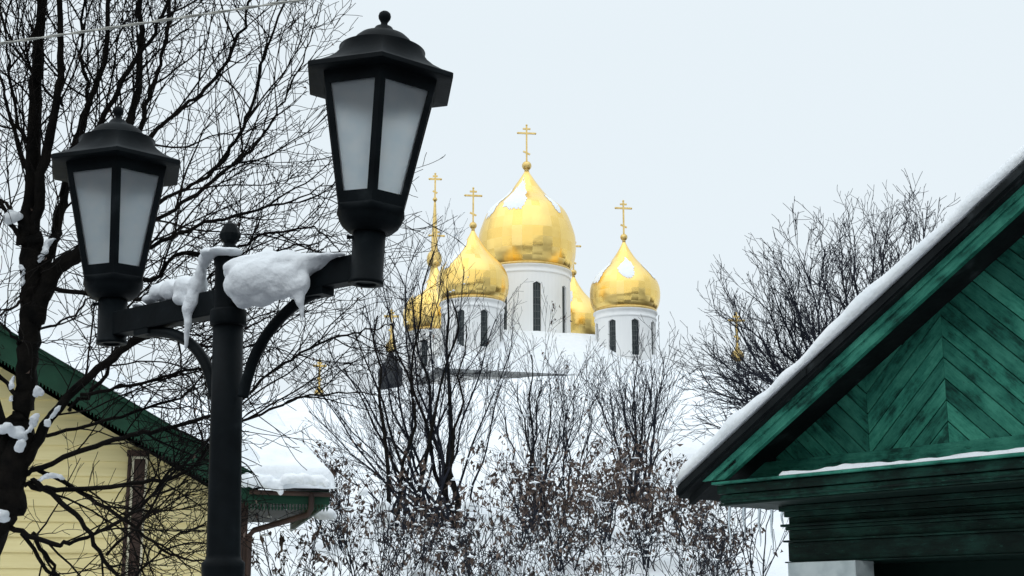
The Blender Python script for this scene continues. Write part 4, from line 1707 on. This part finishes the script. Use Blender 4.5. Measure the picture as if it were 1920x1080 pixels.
def over_porch(p):                            # few twigs reach out in front of the porch
    v = p - EYE
    d = v.y * math.cos(PITCH) + v.z * math.sin(PITCH)
    px = 960 + v.x / d * F
    py = 540 - (v.z * math.cos(PITCH) - v.y * math.sin(PITCH)) / d * F
    return px > 452 and py > 765


tr.prune = over_porch
rg = random.Random(77)
LT = 8.0
K = LT / F


def guide(pl, w0, w1, d0=LT, d1=None, thick=False, jit=3, spec=None):
    d1 = d1 if d1 is not None else d0
    n = len(pl)
    pts = [D(x + rg.gauss(0, jit) * (0 < i), y + rg.gauss(0, jit) * (0 < i), d0 + (d1 - d0) * i / (n - 1)) for i, (x, y) in enumerate(pl)]
    pts = smooth_pts(pts, 6)
    # small kinks so that limbs do not run like wire
    pts = [p + Vector((rg.gauss(0, .006), rg.gauss(0, .01), rg.gauss(0, .006))) * (i > 0) for i, p in enumerate(pts)]
    kk = 1.0 if w0 > 55 else (.74 if thick else .62)
    rad = tr.limb(pts, w0 * K / 2 * kk, w1 * K / 2 * kk * .9, thick)
    if spec is not None and rad:
        tr.sprout(pts, rad, 0, spec)
    return pts


SP = [dict(gap=.128, len=.90, ang=.66, up=.055, wob=.10, r=.0056, seg=11, start=.10, flat=.8),
      dict(gap=.095, len=.42, ang=.7, up=.04, wob=.12, r=.0031, seg=7, start=.12, leaf=.05),
      dict(gap=.10, len=.15, ang=.75, up=-.01, wob=.18, r=.0020, seg=3, start=.2, leaf=.02)]
SPL = [dict(gap=.105, len=.85, ang=.75, up=.0, wob=.10, r=.0056, seg=11, start=.12, flat=.8),
       dict(gap=.095, len=.38, ang=.75, up=.01, wob=.12, r=.0031, seg=7, start=.12, leaf=.05),
       dict(gap=.10, len=.15, ang=.75, up=.0, wob=.18, r=.0020, seg=3, start=.2, leaf=.02)]
base_pt = D(85, 1180, LT)
guide([(-95, 1560), (-75, 1250), (-40, 1060), (0, 950), (26, 870), (40, 800)], 96, 52, thick=True, jit=1)
guide([(12, 892), (36, 815), (47, 740), (55, 640), (59, 540), (60, 440)], 54, 60, thick=True, jit=1)
guide([(20, 960), (10, 860), (-30, 700), (-40, 500), (-50, 200), (-40, -40)], 60, 20, thick=True, spec=SP)
guide([(48, 460), (62, 330), (70, 160), (74, 0), (80, -80)], 48, 14, thick=True, spec=SP, jit=2)
guide([(62, 450), (86, 300), (105, 200), (118, 90), (112, -60)], 32, 12, thick=True, spec=SP, d1=7.6)
guide([(66, 600), (100, 520), (150, 472), (190, 420), (215, 330), (240, 240), (262, 120), (262, -60)], 50, 12, thick=True, d1=7.8, spec=SP, jit=2)
guide([(75, 520), (110, 420), (132, 310), (160, 200), (196, 90), (206, -60)], 30, 11, thick=True, spec=SP, d1=8.5)
guide([(128, 330), (150, 240), (166, 170), (156, 80), (168, -60)], 18, 9, spec=SP)
guide([(140, 320), (200, 215), (240, 135), (300, 50), (330, -50)], 18, 9, spec=SP, d1=7.5)
guide([(200, 400), (255, 270), (292, 150), (310, 60), (318, -60)], 20, 10, spec=SP, d1=8.4)
guide([(215, 330), (275, 265), (345, 205), (400, 150), (450, 70), (485, -40)], 18, 8, spec=SP)
guide([(220, 430), (300, 385), (380, 340), (440, 280), (476, 190), (500, 90), (540, -20)], 17, 6, spec=SP, d1=7.6)
guide([(230, 440), (310, 400), (400, 340), (465, 285), (520, 215), (560, 130), (602, 25)], 17, 3, spec=SP, d1=8.3)
guide([(150, 472), (250, 470), (350, 430), (440, 405), (530, 385), (612, 345)], 22, 4, spec=SP, d1=7.8)
guide([(160, 480), (280, 520), (330, 475), (420, 470), (500, 440), (590, 430), (640, 470)], 18, 4, spec=SP, d1=8.2)
guide([(100, 540), (220, 560), (330, 560), (430, 500), (520, 470), (600, 455)], 16, 4, spec=SP, d1=8.3)
guide([(45, 870), (112, 765), (195, 680), (280, 632), (360, 600), (450, 548), (540, 520)], 30, 5, thick=True, spec=SPL, d1=7.9)
guide([(50, 890), (165, 842), (240, 812), (330, 796), (430, 760), (520, 690), (610, 642), (690, 620), (735, 610)], 20, 4, spec=SPL, d1=7.9, jit=2)
guide([(45, 910), (120, 912), (250, 908), (350, 880), (430, 800), (540, 752), (620, 738), (700, 742)], 18, 4, spec=SPL, d1=8.2, jit=2)
guide([(20, 990), (90, 1022), (150, 1012), (240, 965), (320, 900), (392, 825), (470, 770)], 17, 5, spec=SPL, d1=7.7)
guide([(60, 900), (140, 960), (195, 1040), (260, 1120)], 18, 10, spec=SPL, d1=7.6)
guide([(70, 880), (170, 930), (260, 1000), (330, 1040), (420, 1050)], 15, 5, spec=SPL, d1=8.3)
guide([(130, 770), (200, 700), (235, 560), (190, 480)], 14, 8, spec=SPL, d1=8.3)
guide([(150, 740), (250, 720), (360, 690), (430, 705), (470, 740)], 13, 4, spec=SPL, d1=8.1)
guide([(180, 690), (290, 610), (380, 640), (470, 650), (560, 590), (640, 560)], 12, 3, spec=SPL, d1=7.7)
guide([(60, 820), (160, 800), (260, 770), (350, 730), (420, 640), (480, 600)], 13, 4, spec=SPL, d1=8.4)
guide([(40, 1000), (120, 1100), (240, 1090), (330, 1010), (400, 975)], 13, 4, spec=SPL, d1=8.2)
guide([(200, 1040), (280, 960), (330, 880), (400, 872)], 11, 4, spec=SPL, d1=8.0)
for pl, w0 in (([(50, 470), (20, 420), (-20, 340), (-60, 200)], 20), ([(50, 560), (0, 590), (-60, 610)], 12), ([(55, 330), (20, 240), (0, 150), (-20, 20)], 16), ([(60, 300), (30, 200), (15, 80), (30, -40)], 14),
               ([(45, 650), (10, 620), (-40, 560)], 14), ([(40, 760), (0, 700), (-50, 650)], 16), ([(40, 420), (10, 380), (-40, 370)], 14), ([(70, 160), (40, 90), (30, 0)], 11), ([(118, 200), (60, 130), (45, 20)], 10),
               ([(60, 620), (130, 600), (180, 560), (260, 600)], 10), ([(30, 900), (5, 940), (-30, 1000)], 22), ([(60, 1000), (100, 1060), (120, 1120)], 16)):
    guide(pl, w0, max(4, w0 * .35), spec=SP, d1=8.0 + rg.uniform(-.5, .5))
for p, d in tr.spots:
    tr.leaf(p, d, rg.uniform(.03, .05), .012)
print('LEFT TREE', tr.count)
gb = D(-95, 1560, LT)
gb.z = 0
tr.trunk.tube([Vector((gb.x, gb.y, -.1)), D(-95, 1560, LT) + Vector((0, 0, .05))], [.23, 120 * K / 2], 10)
tr.finish('tree', 'large bare tree with snow in its forks behind the left lantern', 'tree', gb)

# snow caught in the forks: irregular ridges laid along the limbs
for (path, rr, lb) in (([(14, 412), (26, 402), (40, 408)], 15, 'round snow clump on a stub left of the trunk, beside the left lantern'),
                       ([(41, 500), (44, 520), (40, 542)], 7, 'narrow snow clump plastered on the tall trunk below the fork'),
                       ([(72, 492), (84, 470), (92, 452), (106, 448)], 8, 'snow clump in the fork left of the left lantern glass'),
                       ([(18, 752), (22, 725), (28, 700)], 8, 'long snow streak on the trunk edge above the yellow wall'),
                       ([(66, 742), (72, 728), (78, 738)], 8, 'snow clump on the trunk right edge over the yellow gable'),
                       ([(-20, 806), (8, 802), (30, 812), (46, 826)], 14, 'wide snow cushion in the lowest fork at the photo edge'),
                       ([(38, 838), (52, 812), (62, 790), (70, 776)], 10, 'snow cushion in the crook of the lowest big branch'),
                       ([(84, 800), (100, 778), (116, 757)], 8, 'slanting snow ridge along the lowest rising branch'),
                       ([(72, 900), (90, 893), (108, 892), (120, 900)], 8, 'flat snow ledge on the low branch before the yellow wall'),
                       ([(-12, 968), (4, 962), (14, 972)], 13, 'snow lump by the trunk foot in the bottom corner')):
    d_ = LT - .10
    bl = []
    rq = random.Random(path[0][0] * 7 + path[0][1])
    for (xa, ya), (xb_, yb_) in zip(path, path[1:]):
        for q in range(4):
            u = q / 4 + rq.uniform(-.1, .1)
            k_ = rr * rq.uniform(.45, .95) * K
            bl.append((D(xa + (xb_ - xa) * u + rq.uniform(-.3, .3) * rr, ya + (yb_ - ya) * u + rq.uniform(-.3, .3) * rr, d_ + rq.uniform(-.02, .05)), (k_, k_ * 1.2, k_ * rq.uniform(.6, .9))))
    snow_blob('snow_clump', bl, .009, lb, group='snow clumps on the big tree', seed=path[0][1], rough=.6)


# --- shrubs and young trees on the slope
def ground_at(px, py):
    """where the ray of a pixel meets the ground"""
    r = ray(px, py)
    y = 16.0
    while y < 79:
        p = EYE + r * (y / r.y)
        if ground_h(p.x, y) >= p.z:
            return p
        y += .1
    return EYE + r * (60 / r.y)


def clump(name, label, cat, seed, basepx, stems, spec, tmin, leafn=0, leafL=.09, group=None, thick_w=10, wob=.03, twig=None, depth=None, base_sp=.16, dust=0, leaf_low=None):
    """many-stemmed shrub: stems given as (top px, top py, width px)"""
    t = Tree(seed, tmin)
    g0 = ground_at(*basepx) if depth is None else None
    if depth is not None:
        q = W(basepx[0], basepx[1], depth)
        g0 = Vector((q.x, depth, ground_h(q.x, depth)))
    Y = g0.y
    k = Y / F
    r_ = t.rng
    for (tx, ty, wpx) in stems:
        dy = r_.gauss(0, .8)
        top = W(tx, ty, Y + dy)
        b = g0 + Vector((r_.gauss(0, base_sp), r_.gauss(0, base_sp), 0))
        b.z = ground_h(b.x, b.y) - .08
        span = (top - b)
        # stems leave the ground steeply splayed, then bend upright
        mids = []
        n = 8
        for i in range(n + 1):
            u = i / n
            e = u ** 0.93
            p = Vector((b.x + span.x * e, b.y + span.y * e, b.z + span.z * u))
            p += Vector((r_.gauss(0, 1), r_.gauss(0, 1), 0)) * span.length * .012 * (i > 0)
            mids.append(p)
        pts = smooth_pts(mids, 2)
        rad = t.limb(pts, wpx * k * .29, max(tmin, wpx * k * .07), wpx > thick_w, power=.8)
        t.sprout(pts, rad, 0, spec)
    sp_ = t.spots
    if leafn and sp_:
        near = max(1, leafn // 4)
        few = [sp_[r_.randrange(len(sp_))] for _ in range(near)]
        for i in range(leafn):
            p, d = few[i % near] if r_.random() < .8 else sp_[r_.randrange(len(sp_))]
            if leaf_low is not None and p.z > leaf_low and r_.random() < .93:
                continue
            q = p + Vector((r_.gauss(0, .045), r_.gauss(0, .045), r_.gauss(0, .05)))
            t.leaf(q, d, leafL * r_.uniform(.5, 1.45), leafL * r_.uniform(.3, .6))
    if dust and sp_:
        fl = MB()
        for i in range(dust):
            p, d = sp_[r_.randrange(len(sp_))]
            q = p + Vector((r_.gauss(0, .03), r_.gauss(0, .03), .015))
            w_, h_ = r_.uniform(.015, .042) * (2.6 if r_.random() < .13 else 1), r_.uniform(.010, .026)
            a_ = r_.random() * 3
            rg_ = [q + Vector((math.cos(a_ + n_ * 1.2566) * w_ * r_.uniform(.7, 1.2), math.sin(a_ + n_ * 1.2566) * w_, r_.uniform(-.2, .2) * h_)) for n_ in range(5)]
            tp_, bt_ = q + Vector((0, 0, h_)), q - Vector((0, 0, h_ * .6))
            for n_ in range(5):
                fl.face([rg_[n_], rg_[(n_ + 1) % 5], tp_], 0, True)
                fl.face([rg_[(n_ + 1) % 5], rg_[n_], bt_], 0, True)
        t.dust = fl
    print(name, t.count, len(sp_))
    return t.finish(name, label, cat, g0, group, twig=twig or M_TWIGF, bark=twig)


SH = [dict(gap=.31, len=1.4, ang=.40, up=.05, wob=.075, r=.0085, seg=7, start=.2),
      dict(gap=.22, len=.65, ang=.45, up=.04, wob=.10, r=.006, seg=4, start=.12, leaf=.3),
      dict(gap=.24, len=.3, ang=.5, up=.02, wob=.13, r=.0048, seg=2, start=.2, leaf=.3)]
rg = random.Random(5)
st = [(838, 540, 26), (800, 470, 16), (770, 560, 20), (735, 600, 18), (700, 590, 18), (660, 610, 14), (640, 690, 15), (610, 640, 12), (600, 730, 11), (575, 770, 10), (680, 560, 12), (715, 520, 12), (745, 480, 12),
      (775, 450, 11), (820, 500, 13), (860, 560, 18), (880, 610, 15), (905, 640, 13), (930, 600, 12), (955, 660, 11), (975, 600, 10), (868, 500, 10), (690, 700, 12), (640, 800, 10), (565, 700, 8), (590, 850, 9)]
clump('multi_stemmed_tree', 'tall many-stemmed bare tree fanning up in front of the church', 'tree', 21, (800, 985), st, SH, .0034, thick_w=13, base_sp=.42, dust=70)
st = [(1000, 665, 13), (1015, 720, 12), (965, 720, 12), (1035, 720, 12), (1060, 760, 11), (940, 760, 10), (990, 780, 9), (1080, 720, 9), (1100, 740, 8), (1025, 630, 6)]
clump('young_tree', 'slender bare young tree just right of the many-stemmed tree', 'tree', 22, (1005, 985), st, SH, .0034, leafn=60, thick_w=11, dust=60)
st = [(1195, 665, 12), (1160, 700, 10), (1225, 690, 11), (1240, 700, 11), (1250, 660, 8), (1145, 730, 12), (1120, 740, 9), (1185, 720, 14), (1210, 720, 15), (1235, 730, 12), (1170, 720, 13), (1255, 740, 8), (1130, 760, 9)]
clump('young_tree', 'upright bare thicket tree below the right front golden dome', 'tree', 23, (1195, 945), st, SH, .0046, thick_w=12)
st = [(1080, 700, 9), (1065, 740, 10), (1110, 780, 9), (1040, 790, 8), (1125, 700, 7), (1095, 830, 8)]
clump('young_tree', 'thin bare sapling standing between the two taller thickets', 'tree', 24, (1085, 960), st, SH, .0034, leafn=60)
st = [(1412, 930, 8), (1441, 900, 7), (1360, 860, 6), (1330, 880, 5)]
clump('young_tree', 'thin sapling rising behind the icicles under the green eave', 'tree', 26, (1425, 1130), st, [dict(gap=.5, len=.9, ang=.7, up=.03, wob=.12, r=.012, seg=5, start=.1), dict(gap=.3, len=.4, ang=.6, up=.03, wob=.15, r=.008, seg=3, start=.2, leaf=.3)],
      .005, leafn=30)

# dead-leaved bushes along the foot of the slope
SB = [dict(gap=.20, len=.75, ang=.65, up=.03, wob=.13, r=.0075, seg=6, start=.12),
      dict(gap=.15, len=.32, ang=.7, up=.01, wob=.16, r=.0045, seg=3, start=.15, leaf=.8)]
bush = [((545, 1075), (560, 900, 640), 150, 'dark-leaved bush under the porch gutter end, its leaves nearly black'),
        ((640, 1030), (640, 840, 730), 240, 'leafy bush between the porch gutter and the many-stemmed tree'),
        ((705, 1100), (700, 880, 790), 150, 'sparse bush in front of the many-stemmed tree foot'),
        ((890, 1085), (880, 900, 960), 260, 'brown-leaved bush under the two round snow balls'),
        ((985, 1020), (985, 840, 1050), 420, 'leafy brown bush below the slender young tree'),
        ((1055, 1075), (1060, 870, 1120), 420, 'densest brown-leaved bush at the bottom centre right'),
        ((1135, 1015), (1130, 850, 1190), 380, 'russet bush below the thin sapling'),
        ((1215, 1065), (1215, 870, 1270), 420, 'russet bush at the foot of the upright thicket tree'),
        ((1290, 1020), (1290, 860, 1350), 260, 'thin leafy bush just left of the green eave corner'),
        ((1345, 1085), (1345, 940, 1395), 200, 'low leafy bush below the green eave corner'),
        ((770, 1060), (770, 900, 840), 170, 'low brown bush at the foot of the many-stemmed tree'),
        ((600, 1290), (590, 975, 680), 170, 'dark-leaved bush cut by the bottom edge right of the lamp post'),
        ((800, 1290), (800, 990, 880), 150, 'near bush at the bottom edge under the many-stemmed tree'),
        ((960, 1290), (965, 985, 1050), 210, 'near bush behind the oval snow cushion at the bottom edge'),
        ((1130, 1290), (1130, 975, 1210), 230, 'near russet bush at the bottom edge under the thin sapling'),
        ((1280, 1290), (1280, 980, 1360), 210, 'near bush at the bottom edge left of the green house')]
for i, (bp_, (cx_, ty_, rx_), nl_, lb) in enumerate(bush):
    r_ = random.Random(100 + i)
    hw = (rx_ - cx_)
    st = [(cx_ + r_.uniform(-1.2, 1.2) * hw, ty_ + abs(r_.gauss(0, 40)), r_.uniform(4, 7)) for _ in range(4 if i in (0, 11) else (15 if i > 11 else 9))]
    dp_ = {0: 17.5, 2: 19, 3: 20}.get(i) or (16.5 if i > 10 else None)
    clump('bush', lb, 'bush', 40 + i, bp_, st, SB, .0036, dust=95, leafn=int(nl_ * (1.55 if i else .9)), leafL=.105 if i <= 10 else .075, group='dead-leaved bushes on the slope', depth=dp_)

# arching stem low in the middle
# clumps of snow on the bushes
for (px, py, rr, Y, lb) in ((881, 948, (15, 14, 13), 22, 'round snow ball on a stem, upper one of the two right of centre'), (893, 999, (11, 11, 11), 21.5, 'small round snow ball, lower one of the two right of centre'),
                            (940, 1068, (34, 24, 12), 19, 'oval snow cushion at the bottom edge of the photo'), (718, 948, (15, 13, 9), 22, 'flat snow clump on twigs left of the thick stems'), (681, 922, (9, 10, 8), 22, 'smallest snow clump high on the left bush'),
                            (608, 963, (22, 16, 11), 17, 'snow clump hanging beside the fretted porch trim'), (808, 1052, (13, 14, 16), 20, 'upright snow clump among dark leaves near the bottom'),
                            (800, 1076, (28, 20, 9), 19, 'wide snow clump cut by the bottom photo edge'), (730, 972, (9, 10, 12), 21, 'small snow clump below the flat one left of the stems')):
    k = Y / F
    c = W(px, py, Y)
    rq = random.Random(px)
    bl = [(c, tuple(v * k for v in rr))] + [(c + Vector((rq.uniform(-.6, .6) * rr[0], rq.uniform(-.4, .4) * rr[1], -rr[2] * .35)) * k, tuple(v * k * .6 for v in rr)) for _ in range(3)]
    snow_blob('snow_clump', bl, .016, lb, group='snow clumps on the bushes', seed=px, rough=.4)

# --- dense tree behind the green house
t = Tree(31, .0068)
TYr = 38.0
kR = TYr / F
b0 = W(1640, 1000, TYr)
g0 = Vector((b0.x, TYr, ground_h(b0.x, TYr)))
fork = W(1625, 840, TYr)
t.trunk.tube(smooth_pts([g0 + Vector((0, 0, -.1)), g0.lerp(fork, .5) + Vector((.1, 0, 0)), fork], 3), [.30] * 3 + [.27] * 3 + [.24], 8)
tops = [(1318, 800, 16), (1305, 700, 16), (1318, 640, 15), (1345, 590, 16), (1375, 565, 16), (1405, 545, 16), (1440, 520, 18), (1470, 500, 18), (1500, 480, 18), (1535, 460, 18), (1570, 440, 18), (1600, 415, 18), (1635, 420, 18), (1665, 405, 18),
        (1700, 415, 17), (1735, 405, 17), (1770, 430, 16), (1820, 450, 16), (1880, 480, 16), (1420, 640, 15), (1380, 700, 15), (1460, 600, 15), (1540, 560, 15), (1350, 760, 14), (1400, 620, 13), (1500, 560, 14), (1590, 500, 15), (1650, 480, 15), (1430, 720, 14), (1370, 640, 13),
        (1345, 690, 12), (1480, 540, 13), (1330, 740, 12)]
SR = [dict(gap=.26, len=1.7, ang=.46, up=.045, wob=.08, r=.020, seg=7, start=.28),
      dict(gap=.24, len=.80, ang=.5, up=.035, wob=.11, r=.0115, seg=4, start=.12),
      dict(gap=.26, len=.40, ang=.6, up=.02, wob=.13, r=.008, seg=3, start=.2)]
for (tx, ty, wp) in tops:
    r_ = t.rng
    top = W(tx, ty, TYr + r_.gauss(0, 1.8))
    sp_ = top - fork
    pts = []
    for i in range(9):
        u = i / 8
        p = Vector((fork.x + sp_.x * u ** .78, fork.y + sp_.y * u, fork.z + sp_.z * u ** 1.12)) + Vector((r_.gauss(0, 1), 0, r_.gauss(0, 1))) * .10 * (i > 0)
        pts.append(p)
    pts = smooth_pts(pts, 2)
    rad = t.limb(pts, wp * kR * .34, .010, True, power=.7)
    t.sprout(pts, rad, 0, SR)
print('RIGHT TREE', t.count)
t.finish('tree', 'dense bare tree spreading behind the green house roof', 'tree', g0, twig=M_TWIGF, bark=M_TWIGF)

# --- overhead cable
mb = MB()
c0, c1 = D(-700, 172, 6.3), D(1500, -150, 5.0)
n_ = 120
pts = []
for i in range(n_ + 1):
    u = i / n_
    p = c0.lerp(c1, u)
    p.z -= .10 * 4 * u * (1 - u) * .3
    pts.append(p)
for ph in (0, math.pi):
    q = []
    for i, p in enumerate(pts):
        a = ph + i * 1.1
        q.append(p + Vector((0, math.cos(a) * .0032, math.sin(a) * .0032)))
    mb.tube(q, [.0031] * len(q), 6)
cen = (c0 + c1) / 2
mb.v = [v - cen for v in mb.v]
o = mb.build('overhead_cable', M_CABLE)
o.location = cen
tag(o, 'pale twisted cable crossing the branches at the top corner', 'cable')
